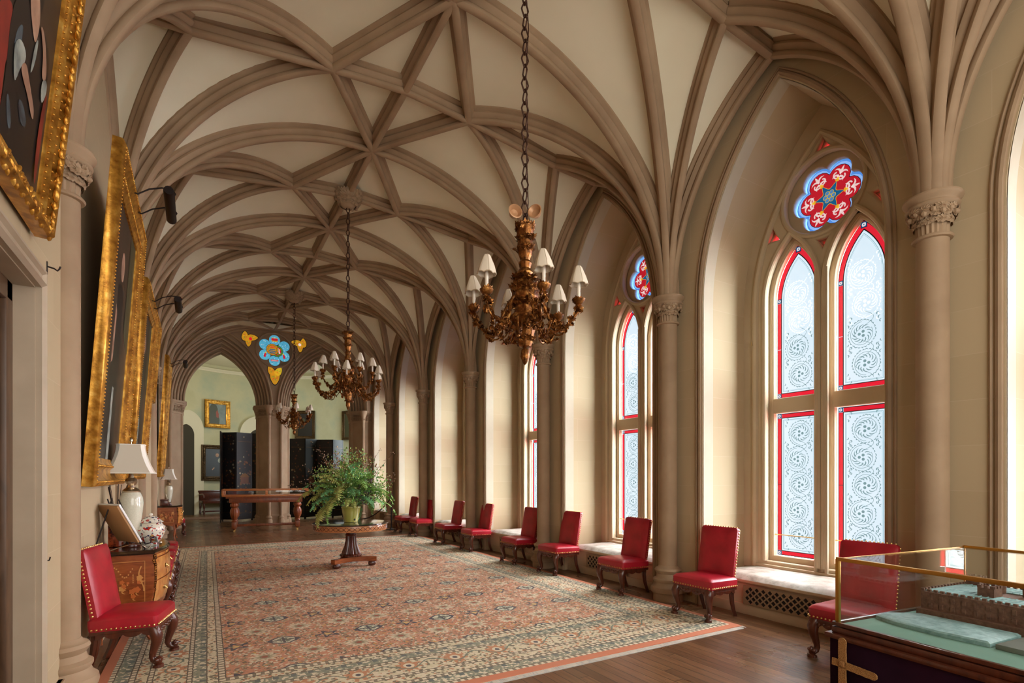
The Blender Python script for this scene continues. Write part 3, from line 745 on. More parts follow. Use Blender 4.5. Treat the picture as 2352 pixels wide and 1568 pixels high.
# clustered piers
def pier_poly(w, nose, y0, y1, side=0):
    P = [(-nose, y0), (nose, y0), (w, y0 + .42), (w, y1), (-w, y1), (-w, y0 + .42)]
    return P
def pier(x, label, half=0):
    e = tag(empty('pier', (x, YE, 0)), label, 'pier', 'clustered piers of the far arches')
    w = .47
    P = pier_poly(w, .16, -.06, .8)
    b = MB().prism([(a * 1.0, c) for a, c in P], 0, 3.5)
    b.build('core', STONE, e)
    sh = MB(); spots = [(-.18, -.05), (.18, -.05), (-w + .02, .38), (w - .02, .38), (-w + .03, .74), (w - .03, .74)]
    for a, c in spots: sh.tube([(a, c, .3), (a, c, 3.5)], .055, 12)
    sh.build('shafts', STONE, e)
    bs = MB()
    for a, c in spots: bs.lathe([(.115, 0), (.115, .14), (.10, .18), (.085, .22), (.10, .25), (.08, .29), (.06, .32)], 12, 0, XF((a, c, 0)))
    bs.prism([(a * 1.08, c - .04) for a, c in P], 0, .16); bs.prism([(a * 1.04, c - .02) for a, c in P], .30, .345)
    bs.build('base', STONE, e)
    cp = MB(); cp.prism([(a * 1.05, c - .03) for a, c in P], 3.50, 3.54).prism([(a * 1.02, c - .02) for a, c in P], 3.54, 3.78).prism([(a * 1.14, c - .07) for a, c in P], 3.78, 3.83).prism([(a * 1.2, c - .10) for a, c in P], 3.83, 3.90)
    for a, c in spots: cp.lathe([(.07, 3.5), (.07, 3.6), (.12, 3.78), (.15, 3.82), (.15, 3.9)], 12, 0, XF((a, c, 0)))
    cp = cp.build('capital', STONE, e)
    lf_ = MB(); q = random.Random(9); PP = [P[5], P[0], P[1], P[2]]
    for i in range(3):
        (x0, y0), (x1, y1) = PP[i], PP[i + 1]; nn = max(2, int(math.hypot(x1 - x0, y1 - y0) / .085)); dx, dy = x1 - x0, y1 - y0; l = math.hypot(dx, dy); nx, ny = dy / l, -dx / l
        for j in range(nn + 1):
            f = j / nn
            for zz, s_ in ((3.56, .045), (3.66, .05)):
                M = frame((lerp(x0, x1, f) + nx * .02, lerp(y0, y1, f) + ny * .02 - .01, zz), (dx / l, dy / l, 0), (nx * .35, ny * .35, .94), (nx * .94, ny * .94, -.35))
                leaf(lf_, M, s_ * q.uniform(.85, 1.2), 0.8)
                lf_.ball((lerp(x0, x1, f) + nx * .05, lerp(y0, y1, f) + ny * .05 - .01, zz + .06), .02, u=6, v=4)
    lf_.build('capital_foliage', STONE, cp)
    return e
pier(XC, 'middle clustered stone pier between the two far arches, behind the long display table')
pier(XL - .02, 'clustered stone pier at the picture-wall end of the far arches, beyond the far lamp')
pier(XR + .02, 'clustered stone pier at the window-wall end of the far arches, behind the fern')
# stained glass in the spandrel between the arches
tw = MB().add(*plate(circle(0, 0, .56, 40), [circle(0.335 * math.cos(PI / 2 + PI / 3 * i), .335 * math.sin(PI / 2 + PI / 3 * i), .162, 20) for i in range(6)] + [circle(0, 0, .165, 24)], .05, .008), 0, XZ(YE + .10, XC, ZRW))
tw.sweep([(XC + .555 * math.cos(t), YE - .01, ZRW + .555 * math.sin(t)) for t in [2 * PI * i / 40 for i in range(40)]], rollp, (0, 1, 0), closed=True)
tw = tw.build('window_8', STONE); struct(tw)
XZB = lambda y, x, z, k=1.0: frame((x, y, z), (k, 0, 0), (0, 0, k), (0, 1, 0))     # pane layers step towards the hall
SM = [LEAD, GSKY, GAMB, GRED, GDBLUE, GGRN, GWHITE, GYEL]
rp_ = MB(); q = random.Random(4)
for i in range(6):
    a = PI / 2 + PI / 3 * i; cx, cy = .275 * math.cos(a), .275 * math.sin(a)
    rp_.flat(circle(cx, cy, .138, 20), .002, 1)
    for j in range(14):
        b, r = q.uniform(0, 2 * PI), q.uniform(.02, .11); comma(rp_, cx + r * math.cos(b), cy + r * math.sin(b), 0, .03, q.uniform(0, 6), 1.5, .004, .001, 6 if j % 2 else 4)
# crown, scroll and supporters in the lobes
rp_.flat(rect(-.075, .075, .235, .262), -.001, 2); rp_.flat([(-.075, .262), (.075, .262), (.085, .31), (.04, .33), (0, .318), (-.04, .33), (-.085, .31)], -.001, 3)
for x in (-.06, -.02, .02, .06): rp_.flat(circle(x, .336, .014, 8), -.002, 7)
rp_.flat([(-.10, -.25), (.10, -.25), (.085, -.29), (-.085, -.29)], -.001, 3); rp_.flat(rect(-.08, .08, -.275, -.265), -.002, 6)
for s in (-1, 1):
    rp_.flat([(s * .20, -.08), (s * .25, -.10), (s * .27, -.19), (s * .22, -.20), (s * .21, -.14)], -.001, 3); rp_.flat(circle(s * .215, -.075, .022, 8), -.001, 7)
for cx, cy, r, mm in ((.055, -.01, .155, 5), (-.055, .02, .155, 2)):
    dz = -.003 if cx > 0 else -.006
    rp_.flat(circle(cx, cy, r, 28), dz, 0); rp_.flat(circle(cx, cy, r * .95, 28), dz - .0005, mm); rp_.flat(circle(cx, cy, r * .74, 28), dz - .001, 0); rp_.flat(circle(cx, cy, r * .70, 24), dz - .0015, 2 if mm == 2 else 3)
    for j in range(12):
        b = 2 * PI * j / 12; rp_.flat(circle(cx + r * .85 * math.cos(b), cy + r * .85 * math.sin(b), r * .06, 7), dz - .0012, 3 if j % 2 else 4)
    if mm == 2:
        for j in (-1, 0, 1): rp_.flat(rect(cx - .085 + .02 * abs(j), cx + .085 - .02 * abs(j), cy - .035 + j * .045 - .02, cy - .013 + j * .045 - .02), dz - .002, 4)
        rp_.flat([(cx - .06, cy + .05), (cx + .06, cy + .05), (cx + .05, cy + .09), (cx - .05, cy + .09)], dz - .002, 3)
        for j in range(4): rp_.flat(circle(cx - .04 + .027 * j, cy + .07, .009, 7), dz - .0025, 7)
    else:
        rp_.flat([(cx + .01, cy + .09), (cx + .04, cy + .085), (cx + .09, cy - .06), (cx + .06, cy - .075)], dz - .002, 6); rp_.flat(rect(cx + .03, cx + .085, cy + .02, cy + .06), dz - .0018, 7); rp_.flat(rect(cx + .0, cx + .05, cy - .09, cy - .04), dz - .0018, 5)
o = rp_.build('shield_pane', SM, tw, smooth=False); o.matrix_local = XZB(YE + .066, XC, ZRW, 1.22)
for sx, px_, pz in ((-1, -.74, 5.99), (1, .74, 5.99), (0, 0, 4.90)):
    q_ = MB(); tris = ((-.11, .06, .105, PI / 2), (.07, .04, .105, .1), (-.03, -.10, .09, -PI / 2)) if sx else ((-.075, .09, .085, PI / 2 + .5), (.075, .09, .085, PI / 2 - .5), (0, -.06, .12, -PI / 2))
    for n_, (x, y, r, t) in enumerate(tris):
        if sx > 0: x = -x; t = PI - t
        def petal(k): return [(x + r * k * (1.25 * math.cos(a_) * math.cos(t) - .78 * abs(math.sin(a_)) ** 1.0 * math.copysign(1, math.sin(a_)) * (1 - .35 * math.cos(a_)) * math.sin(t)), y + r * k * (1.25 * math.cos(a_) * math.sin(t) + .78 * math.sin(a_) * (1 - .35 * math.cos(a_)) * math.cos(t))) for a_ in [2 * PI * i_ / 20 for i_ in range(20)]]
        q_.flat(petal(1.12), .002, 0); q_.flat(petal(.98), 0, 2 if n_ != 1 else (7 if not sx else 2))
        for j in range(5):
            b = t + 2 * PI * j / 5; comma(q_, x, y, r * .1, r * .6, b, .9, r * .05, -.001, (3, 7, 5)[(j + n_) % 3])
    if sx: q_.flat(circle(sx * -.0 + .02, -.0, .04, 12), -.002, 3 if sx < 0 else 6)
    o = q_.build('spandrel_pane', SM, tw, smooth=False); o.matrix_local = XZB(YE - .012, XC + px_, pz, 1.2 if sx else 1.5)
# ------------------------------------------------------------------ round room beyond the arches
GREENW = mat('sage_green_wall', rough=0.9, fn=lambda: {'Base Color': ramp(noise(coord(), 0.9, 5, 0.6), [(0.3, S(186, 182, 146)), (0.5, S(196, 192, 158)), (0.7, S(176, 182, 156))])})
CREAM = mat('cream_plaster', rough=0.8, col=S(222, 214, 188))
RC, RR = Vector((2.24, 22.3)), 4.0
rr = MB()
a0, a1 = math.radians(-46), math.radians(226)
rr.lathe([(RR, 0), (RR, 6.75)], 72, 0, XF((RC.x, RC.y, 0)), a0=a0, a1=a1)
rw = rr.build('wall_round_room', GREENW); struct(rw)
MB().lathe([(RR, 6.05), (RR - .03, 6.06), (RR - .03, 6.10), (RR - .09, 6.16), (RR - .09, 6.20), (RR, 6.21)], 72, 0, XF((RC.x, RC.y, 0)), a0=a0, a1=a1).build('cornice', CREAM, rw)
MB().lathe([(RR - .03, 0), (RR - .03, .25), (RR, .27)], 72, 0, XF((RC.x, RC.y, 0)), a0=a0, a1=a1).build('skirting', CREAM, rw)
struct(MB().lathe([(0.01, 7.6), (1.5, 7.5), (2.8, 7.2), (3.6, 6.8), (RR, 6.42), (RR + .3, 6.36)], 72, 0, XF((RC.x, RC.y, 0))).build('ceiling', CREAM))
def on_round(deg, z, r=RR):
    a = math.radians(deg); return Vector((RC.x + r * math.cos(a), RC.y + r * math.sin(a), z))
def round_frame(deg, z, r=RR - .02):   # local x along wall (to the viewer's right), y up, z towards the room
    a = math.radians(deg); n = Vector((-math.cos(a), -math.sin(a), 0)); x = Vector((0, 0, 1)).cross(n); return frame(on_round(deg, z, r), x, (0, 0, 1), n)
for i, (deg, hw) in enumerate(((131, .72), (88, .70))):
    M = round_frame(deg, 0, RR - .10)
    I = arch(hw - .36, 3.3, 3.3 + hw - .3, 0, 12); O = arch(hw - .06, 3.5, 3.5 + hw, 0, 12); Q = arch(hw, 3.5, 3.58 + hw, 0, 12)
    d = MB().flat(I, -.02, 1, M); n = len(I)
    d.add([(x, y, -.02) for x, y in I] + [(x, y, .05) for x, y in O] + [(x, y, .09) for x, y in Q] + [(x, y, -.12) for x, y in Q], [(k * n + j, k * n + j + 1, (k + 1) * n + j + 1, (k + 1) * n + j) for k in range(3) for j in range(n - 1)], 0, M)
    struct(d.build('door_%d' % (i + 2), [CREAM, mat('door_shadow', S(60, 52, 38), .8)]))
# ------------------------------------------------------------------ carpet
CX0, CX1, CY0, CY1 = -0.60, 5.06, 3.60, 13.75
def carpet_fn():
    p = sep(coord()); X, Y = p[0], p[1]
    jit = noise(coord(), 26, 2); X = X + (jit - 0.5) * 0.012; Y = Y + (noise(comb(Y, X), 26, 2) - 0.5) * 0.012
    hx, hy = (CX1 - CX0) / 2, (CY1 - CY0) / 2
    dx = hx - fabs(X); dy = (hy - fabs(Y)) * 0.80; d = fmin(dx, dy)
    along = mth('MULTIPLY_ADD', (dx < dy), Y, (1.0 - (dx < dy)) * X)
    v = coord(); spk = voro(v, 46, out='Color'); sp1 = sep(spk)
    sal, salD, cream, olive, navy, green, brick = S(206, 146, 116), S(184, 116, 86), S(218, 206, 176), S(150, 140, 108), S(46, 54, 74), S(100, 120, 106), S(196, 110, 76)
    big = noise(v, 0.5, 3)
    f = mixc(big, sal, salD)
    f = mixc(band(sp1[0], 0.55, 0.74), f, cream); f = mixc(sp1[0] > 0.90, f, S(92, 78, 66)); f = mixc(band(sp1[1], .80, .88), f, olive); f = mixc(band(sp1[1], .89, .93), f, S(206, 150, 70))
    # fine scrolling tracery
    w = noise(v, 9, 2, 0.5, 1.2); f = mixc((fabs(w - 0.5) < 0.018) * 0.75, f, S(90, 84, 70))
    # navy-ringed octagons on a square lattice, navy florets between them, pale rosettes on the rows between
    PX, PY = .82, .87
    lx, ly = fmodc(X + .63 + PX / 2, PX), fmodc(Y + 3.175 + PY / 2, PY); ax, ay = fabs(lx), fabs(ly); oc = fmax(fmax(ax * .82, ay), (ax + ay) * .72)
    f2 = mixc((oc < .118), f, navy); f2 = mixc((oc < .096), f2, S(206, 206, 178)); f2 = mixc((oc < .074) * (sp1[2] > .45), f2, green); f2 = mixc((fmin(ax, ay) < .011) * (oc < .09), f2, navy)
    f2 = mixc(band((ax - .115) * 1.4 + ay, -.02, .055) * (ax > .10), f2, navy)
    lx, ly = fmodc(X + .63, PX), fmodc(Y + 3.175 + PY / 2, PY); r = mth('SQRT', lx * lx + ly * ly); an = mth('ARCTAN2', ly, lx)
    f2 = mixc(band(r * (1.0 + .35 * mth('COSINE', an * 5.0)), .045, .080), f2, navy); f2 = mixc((r < .028), f2, S(214, 180, 110))
    lx, ly = fmodc(X + .63, PX / 2), fmodc(Y + 3.175, PY); r = mth('SQRT', lx * lx + ly * ly); an = mth('ARCTAN2', ly, lx)
    pet = r * (1.0 + .24 * mth('COSINE', an * 10.0)); f2 = mixc((pet < .105) * .75, f2, cream); f2 = mixc((pet < .066) * .75, f2, olive); f2 = mixc(r < .028, f2, S(150, 70, 52))
    lx, ly = fmodc(X + .63 + PX / 8, PX / 4), fmodc(Y + 3.175 + PY / 8, PY / 4); r = mth('SQRT', lx * lx + ly * ly)
    f = mixc(band(r, .030, .042) * .7, f2, S(104, 90, 74))
    # borders
    def tri_(per): return fabs(fmodc(along, per)) * (2.0 / per)
    b = mixc(sp1[0] > 0.45, cream, S(206, 196, 160)); b = mixc(band(sp1[1], .6, .72), b, S(190, 130, 96)); b = mixc(sp1[2] > .80, b, S(104, 100, 82))
    fx = fmodc(along, .42); fy = d - .50; r = mth('SQRT', fx * fx + fy * fy); an = mth('ARCTAN2', fy, fx)
    b = mixc(r * (1.0 + .25 * mth('COSINE', an * 8.0)) < .085, b, S(188, 126, 88)); b = mixc(r < .045, b, cream); b = mixc(r < .022, b, navy)
    b = mixc(fabs(fy - 0.06 * mth('SINE', along * (2 * PI / .42) + 1.57)) < .008, b, green)
    gr = mixc(sp1[0] > .5, S(136, 140, 118), S(112, 124, 108)); gr = mixc(sp1[1] > .72, gr, cream); gr = mixc((tri_(.13) < .32) * band(fmodc(d, .13) + 0.0, -.03, .03), gr, S(82, 98, 98))
    gd = mixc(tri_(.062) < .45, cream, S(122, 114, 96))
    c = f
    c = mixc(d < .86, c, gd); c = mixc(d < .815, c, b); c = mixc(d < .73, c, gr); c = mixc(d < .635, c, gd); c = mixc(d < .60, c, b)
    c = mixc(d < .37, c, gd); c = mixc(d < .335, c, b); c = mixc(d < .25, c, gd); c = mixc(d < .21, c, gr); c = mixc(d < .11, c, gd); c = mixc(d < .075, c, brick)
    for e_ in (.865, .815, .735, .635, .60, .37, .335, .25, .21, .11): c = mixc(fabs(d - e_) < .0045, c, S(78, 70, 62))
    fade = noise(comb(X, Y), .8, 4); c = mixc(fade * 0.34, c, S(206, 186, 160))
    return {'Base Color': c, 'Normal': bump(noise(v, 160, 2), 0.3, 0.004)}
CARPET = mat('persian_carpet', rough=0.95, fn=carpet_fn, spec=0.15)
FRINGE = mat('carpet_fringe', S(206, 198, 180), 0.95)
cp = MB(); cw, chh = (CX1 - CX0), (CY1 - CY0)
cp.bbox((0, 0, .007), (cw, chh, .014), .004)
cpt = cp.build('carpet', CARPET, loc=((CX0 + CX1) / 2, (CY0 + CY1) / 2, 0)); cpt.rotation_euler.z = math.radians(-0.9)
tag(cpt, 'large worn salmon and cream patterned carpet covering the middle of the floor', 'carpet')
fr = MB(); q = random.Random(1)
x = -cw / 2
while x < cw / 2:
    for sy in (-1, 1): fr.add([(x, sy * chh / 2, .008), (x + .012, sy * chh / 2, .008), (x + .012 + q.uniform(-.015, .015), sy * (chh / 2 + q.uniform(.035, .06)), .004), (x + q.uniform(-.015, .015), sy * (chh / 2 + q.uniform(.035, .06)), .004)], [(0, 1, 2, 3)])
    x += .014
fr.build('fringe', FRINGE, cpt, smooth=False)
und = MB().box((0, 0, .002), (cw - .1, chh + .12, .004)).build('underlay', mat('grey_underlay', S(186, 184, 176), .9), cpt)

# ------------------------------------------------------------------ red chairs
def rrect(w, d, r, n=4, cx=0, cy=0):
    out = []
    for sx, sy, a0 in ((1, 1, 0), (-1, 1, PI / 2), (-1, -1, PI), (1, -1, 3 * PI / 2)):
        for i in range(n + 1):
            a = a0 + PI / 2 * i / n; out.append((cx + sx * (w / 2 - r) + r * math.cos(a), cy + sy * (d / 2 - r) + r * math.sin(a)))
    return out
def rings(mb, R, m=0, M=None):       # R: list of (outline, z)
    n = len(R[0][0]); vs = [(x, y, z) for o, z in R for x, y in o]
    fs = [(i * n + k, i * n + (k + 1) % n, (i + 1) * n + (k + 1) % n, (i + 1) * n + k) for i in range(len(R) - 1) for k in range(n)]
    fs += [tuple(range(n))[::-1], tuple((len(R) - 1) * n + k for k in range(n))]
    return mb.add(vs, fs, m, M)
SW, SD = .52, .48
seat = MB(); rings(seat, [(rrect(SD, SW, .03), .345), (rrect(SD + .012, SW + .012, .035), .39), (rrect(SD + .01, SW + .01, .035), .432), (rrect(SD - .03, SW - .03, .04), .455), (rrect(SD - .14, SW - .14, .05), .470), (rrect(SD - .30, SW - .30, .06), .477)])
BT = math.radians(8.5); BM = XF((-.19, 0, .42)) @ Matrix.Rotation(-BT, 4, 'Y') @ frame((0, 0, 0), (0, 1, 0), (0, 0, 1), (1, 0, 0))   # local x = width, y = height, z = forward
BW, BH = .47, .59
bk = MB(); rings(bk, [(rrect(BW, BH, .03, cy=BH / 2), -.035), (rrect(BW + .01, BH + .01, .035, cy=BH / 2), -.01), (rrect(BW + .004, BH + .004, .035, cy=BH / 2), .018), (rrect(BW - .05, BH - .05, .04, cy=BH / 2), .034), (rrect(BW - .2, BH - .2, .05, cy=BH / 2), .042)], 0, BM)
rail = MB().bbox((0, 0, .333), (SD - .01, SW - .01, .04), .008)
def scallop(w, d):
    n = 24; return [(-w / 2, 0)] + [(w / 2, 0)] + [(w / 2 - w * i / n, -d * (0.35 + .65 * abs(math.cos(PI * 3 * i / n)) ** .7)) for i in range(n + 1)]
rail.prism(scallop(SW - .1, .05), -.012, .012, 0, frame((SD / 2 - .015, 0, .318), (0, 1, 0), (0, 0, 1), (1, 0, 0)))
for s in (-1, 1): rail.prism(scallop(SD - .1, .04), -.012, .012, 0, frame((0, s * (SW / 2 - .015), .318), (1, 0, 0), (0, 0, 1), (0, -1, 0)))
for i in range(9): rail.ball((SD / 2 - .002, -.16 + .04 * i, .30 + .008 * (i % 2)), .013, u=7, v=5)
def nail(mb, p, nrm): mb.ball(p, .0095, 1, u=6, v=4)
for i in range(15): nail(seat, (SD / 2 + .006, -SW / 2 + .02 + (SW - .04) * i / 14, .362), (1, 0, 0))
for s in (-1, 1):
    for i in range(14): nail(seat, (-SD / 2 + .03 + (SD - .05) * i / 13, s * (SW / 2 + .006), .362), (0, s, 0))
    for i in range(18): nail(bk, BM @ Vector((s * (BW / 2 + .006), .02 + (BH - .05) * i / 17, -.012)), (0, s, 0))
for i in range(13): nail(bk, BM @ Vector((-BW / 2 + .03 + (BW - .06) * i / 12, BH + .006, -.012)), (0, 0, 1))
def front_leg(s):
    m = MB(); dx, dy = .93, s * .36; x0, y0 = SD / 2 - .05, s * (SW / 2 - .05)
    P = [(0, .345), (.02, .31), (.04, .265), (.036, .215), (.018, .165), (.002, .12), (-.004, .085), (.008, .055), (.032, .042), (.056, .048), (.064, .068), (.052, .083), (.038, .075)]
    R = [.042, .05, .047, .040, .033, .028, .026, .026, .026, .024, .020, .015, .009]
    m.tube([(x0 + dx * a, y0 + dy * a, z) for a, z in P], R, 10)
    for k in (-1, 1): m.tube([(x0 + dx * a * .9 - dy * k * .025, y0 + dy * a * .9 + dx * k * .025, z) for a, z in P[:6]], [.014, .017, .016, .013, .010, .006], 6)
    m.ball((x0 + dx * .06, y0 + dy * .06, .285), .022, sq=(1, 1, 1.5)); m.ball((x0 + dx * .055, y0 + dy * .055, .245), .016)
    m.tube([(x0 + dx * .045, y0 + dy * .045, 0), (x0 + dx * .045, y0 + dy * .045, .02), (x0 + dx * .04, y0 + dy * .04, .03)], [.042, .040, .024], 10)
    for k in (-1, 1): m.ball((x0 + dx * .05 - dy * k * .026, y0 + dy * .05 + dx * k * .026, .062), .019)
    return m
def rear_leg(s):
    m = MB(); P = [(-.20, .40), (-.203, .33), (-.207, .25), (-.222, .16), (-.248, .08), (-.285, .0)]
    m.tube([(x, s * (SW / 2 - .055), z) for x, z in P], [.034, .034, .032, .028, .026, .027], 4)
    m.tube([(x + .022, s * (SW / 2 - .055), z) for x, z in P[1:5]], [.012, .016, .013, .006], 6)
    return m
def make_chair(name='chair'):
    r = empty(name)
    seat.build('seat', [RED, BRASS], r); bk.build('backrest', [RED, BRASS], r); rail.build('seat_rail', MAHOG, r)
    for s in (-1, 1): front_leg(s).build('leg', MAHOG, r)
    for s in (-1, 1): rear_leg(s).build('leg', MAHOG, r)
    return r
CH0 = make_chair('side_chair')
chairs = [   # x, y, facing (radians), label, group
    (-.445, 5.55, -.22, 'nearest red leather chair on the left, between doorway column and inlaid chest', 'W'),
    (-.50, 7.72, 0, 'red leather chair right behind the near inlaid lamp chest', 'W'), (-.50, 8.45, 0, 'second red leather chair beyond the near inlaid lamp chest', 'W'), (-.50, 9.2, 0, 'third red leather chair beyond the near inlaid lamp chest', 'W'),
    (-.50, 9.95, 0, 'fourth red leather chair beyond the near inlaid lamp chest', 'W'), (-.50, 10.7, 0, 'last of the five red chairs in the row beyond the near lamp chest', 'W'),
    (-.50, 16.95, 0, 'red leather chair half hidden behind the far lamp chest', 'W'),
    (5.02, 2.42, PI, 'red leather chair seen partly through the glass model case', 'R'),
    (5.10, 4.06, PI + .04, 'red leather chair on the carpet corner, in front of the nearest window jamb', 'R'),
    (5.18, 5.50, PI, 'red leather chair with dark worn seat in front of the second window', 'R'),
    (5.25, 7.10, PI + .02, 'red leather chair before the jamb beyond the second window', 'R'),
    (5.27, 8.34, PI, 'red leather chair with dark worn seat, half behind a column at the third window', 'R'),
    (5.32, 10.10, PI, 'red leather chair before the jamb beyond the third window', 'R'),
    (5.32, 11.55, PI, 'red leather chair with dark seat, half behind a column at the fourth window', 'R'),
    (5.36, 13.30, PI, 'second farthest red leather chair on the window side', 'R'),
    (5.36, 14.50, PI, 'farthest red leather chair on the window side, next to the rope post', 'R')]
for i, (x, y, rz, lb, g) in enumerate(chairs):
    o = CH0 if i == 0 else copy_tree(CH0)
    on = 3.7 < y < 13.6          # front feet on the carpet edge: the chair tips back a hair
    o.location = (min(x - .10, 5.14) if g == 'R' else x, y, .0072 if on else 0); o.rotation_euler = (0, -.026 if on else 0, rz)
    tag(o, lb, 'chair', 'red chairs along the window wall' if g == 'R' else 'red chairs along the picture wall')

# ------------------------------------------------------------------ bombe chests with lamps
MARQ = [WALNUT, mat('marquetry_light', S(214, 150, 78), .3, coat=.4), mat('marquetry_orange', S(198, 104, 44), .3, coat=.4), mat('marquetry_dark', S(70, 28, 16), .3, coat=.4)]
def shape_out(front, w, d, z):   # serpentine plan outline: local x = depth towards the room, y = width
    n = 16; pts = []
    bz = math.sin(PI * min(1, max(0, (z - .25) / .75)))        # swell of the bombe front
    for i in range(n + 1):
        f = i / n; y = -w / 2 + w * f
        pts.append((d + .10 * math.sin(PI * f) + front * bz * .05, y * (1 + .02 * bz)))
    return [(0, -w / 2)] + pts + [(0, w / 2)]
def make_chest(w, d, H, z0):
    r = empty('chest')
    c = MB(); rings(c, [(shape_out(1, w, d, z), z) for z in [z0 + (H - .04 - z0) * i / 10 for i in range(11)]])
    body = c.build('body', MARQ[0], r)
    # inlay on both ends and the drawer fronts
    for s in (-1, 1):
        q = MB(); M = frame((0, s * (w / 2 + .016), 0), (1, 0, 0), (0, 0, 1), (0, -1, 0)) if s < 0 else frame((0, w / 2 + .016, 0), (1, 0, 0), (0, 0, 1), (0, -1, 0))
        a, b, e, f = .05, d - .025, z0 + .05, H - .10
        for rr_ in (rect(a, b, e, e + .005), rect(a, b, f - .005, f), rect(a, a + .005, e, f), rect(b - .005, b, e, f)): q.flat(rr_, 0, 1, M)
        cxm = (a + b) / 2; rq = random.Random(11)
        for j in range(13): t = j / 12; q.flat(circle(lerp(a + .04, b - .10, t), f - .10 + .05 * math.sin(PI * t * 2.2), .007, 6), 0, 1, M)
        for j in range(5): q.flat(circle(b - .095, f - .13 - .018 * j, .006, 6), 0, 1, M)
        line(q2 := MB(), [(b - .03 - .02 * math.sin(t * .5), f - .05 - .024 * t) for t in range(11)], .005, 0, 1); q.add(q2.v, q2.f, 1, M)
        for j in range(22):
            fx, fz = cxm + rq.uniform(-.13, .12), e + rq.uniform(.03, .24); R_ = rq.uniform(.010, .028)
            q.flat([(fx + R_ * (1 + .18 * math.cos(5 * t_)) * math.cos(t_), fz + R_ * (1 + .18 * math.cos(5 * t_)) * math.sin(t_)) for t_ in [2 * PI * k / 20 for k in range(20)]], .0005 * (j + 1) * -s, 2 if j % 3 else 1, M)
            lf2 = MB(); comma(lf2, fx, fz, R_ * .9, R_ * 2.2, rq.uniform(3.6, 5.8), .6, .005, .0005 * (j + 1) * -s + .0002 * -s, 1); q.add(lf2.v, lf2.f, 1, M)
        q.build('inlay', MARQ, body, smooth=False)
    # drawers on the bowed front
    zs = [z0 + .02, (z0 + H) / 2 - .03, H - .085, H - .05]
    for j in range(3):
        dm_ = MB(); za, zb = zs[j] + .006, zs[j + 1] - .006
        def fn(u, v, za=za, zb=zb):
            z = lerp(za, zb, v); o = shape_out(1, w, d, z); f = .03 + .94 * u; k = f * 16; i = min(15, int(k)); t = k - i
            p0, p1 = o[1 + i], o[2 + i]; return (lerp(p0[0], p1[0], t) + .008, lerp(p0[1], p1[1], t), z)
        dm_.grid(fn, 18, 4); dr = dm_.build('drawer', BURR, r)
        if j < 2:
            for fy in (.27, .73):
                o = shape_out(1, w, d, (za + zb) / 2); p0 = o[1 + int(fy * 16)]; h_ = MB().tube([(p0[0] + .012, p0[1] - .03, (za + zb) / 2 + .012), (p0[0] + .035, p0[1] - .022, (za + zb) / 2 - .012), (p0[0] + .035, p0[1] + .022, (za + zb) / 2 - .012), (p0[0] + .012, p0[1] + .03, (za + zb) / 2 + .012)], .005, 6)
                h_.lathe([(.0, 0), (.022, .002), (.018, .008), (.0, .01)], 12, 0, frame((p0[0] + .006, p0[1], (za + zb) / 2), (0, 1, 0), (0, 0, 1), (1, 0, 0))); h_.build('drawer_handle', BRASS, dr)
    ap = MB(); o = shape_out(1, w, d, z0)
    for i in range(16):
        f0, f1 = i / 16, (i + 1) / 16; zz0 = z0 - .02 - .07 * abs(2 * f0 - 1) ** 2; zz1 = z0 - .02 - .07 * abs(2 * f1 - 1) ** 2
        p0, p1 = o[1 + i], o[2 + i]; ap.add([(p0[0], p0[1], z0 + .005), (p1[0], p1[1], z0 + .005), (p1[0], p1[1], zz1), (p0[0], p0[1], zz0), (p0[0] - .02, p0[1], z0 + .005), (p1[0] - .02, p1[1], z0 + .005), (p1[0] - .02, p1[1], zz1), (p0[0] - .02, p0[1], zz0)], [(0, 1, 2, 3), (7, 6, 5, 4), (3, 2, 6, 7)])
    for s in (-1, 1):
        n = 12; ap.prism([(0, 0)] + [(d * i / n, -.02 - .07 * abs(2 * i / n - 1) ** 2) for i in range(n + 1)] + [(d, 0)], -.01, .01, 0, frame((0, s * (w / 2 - .01), z0 + .005), (1, 0, 0), (0, 0, 1), (0, -1, 0)))
    ap.build('apron', WALNUT, r)
    for sx in (0, 1):
        for s in (-1, 1):
            x0 = d - .03 if sx else .03; ex = .05 if sx else 0
            MB().tube([(x0, s * (w / 2 - .025), z0 + .02), (x0 + ex * .4, s * (w / 2 - .02), z0 - .10), (x0 + ex * .1, s * (w / 2 - .03), z0 * .35), (x0 + ex * .5, s * (w / 2 - .02), .03), (x0 + ex, s * (w / 2 - .012), 0)], [.036, .028, .018, .014, .018], 8).build('leg', WALNUT, r)
    mt = MB(); rq = random.Random(2)
    for s in (-1, 1):
        for j in range(16):
            z = H - .06 - j * .022; mt.ball((d + .01 + .045 * math.sin(PI * min(1, (z - .25) / .75)) + rq.uniform(-.006, .01), s * (w / 2 + .002), z), .016 * (1 - j / 30), sq=(1, 1, 1.2), u=7, v=5)
    mt.build('ormolu_mount', BRONZE, r)
    tp = MB(); to = shape_out(1.2, w + .04, d + .015, H); tt = MB()
    rings(tp, [(to, H - .04), ([(x + (.012 if x > 0 else 0), y * 1.012) for x, y in to], H - .025), (to, H - .008), ([(x * .985, y * .985) for x, y in to], H)])
    tp.build('top', mat('dark_glossy_top', S(52, 36, 26), .06, coat=.6), r)
    return r
c1 = make_chest(1.16, .40, .87, .32); c1.location = (-.795, 6.78, .0145)
tag(c1, 'near bombe chest with floral inlay, bronze mounts and bowed burr front under the lamp', 'chest', 'inlaid bombe chests on the picture wall')
c2 = make_chest(.95, .36, .88, .42); c2.location = (-.795, 15.75, 0)
tag(c2, 'far bombe chest on slim curved legs beneath the smaller lamp', 'chest', 'inlaid bombe chests on the picture wall')
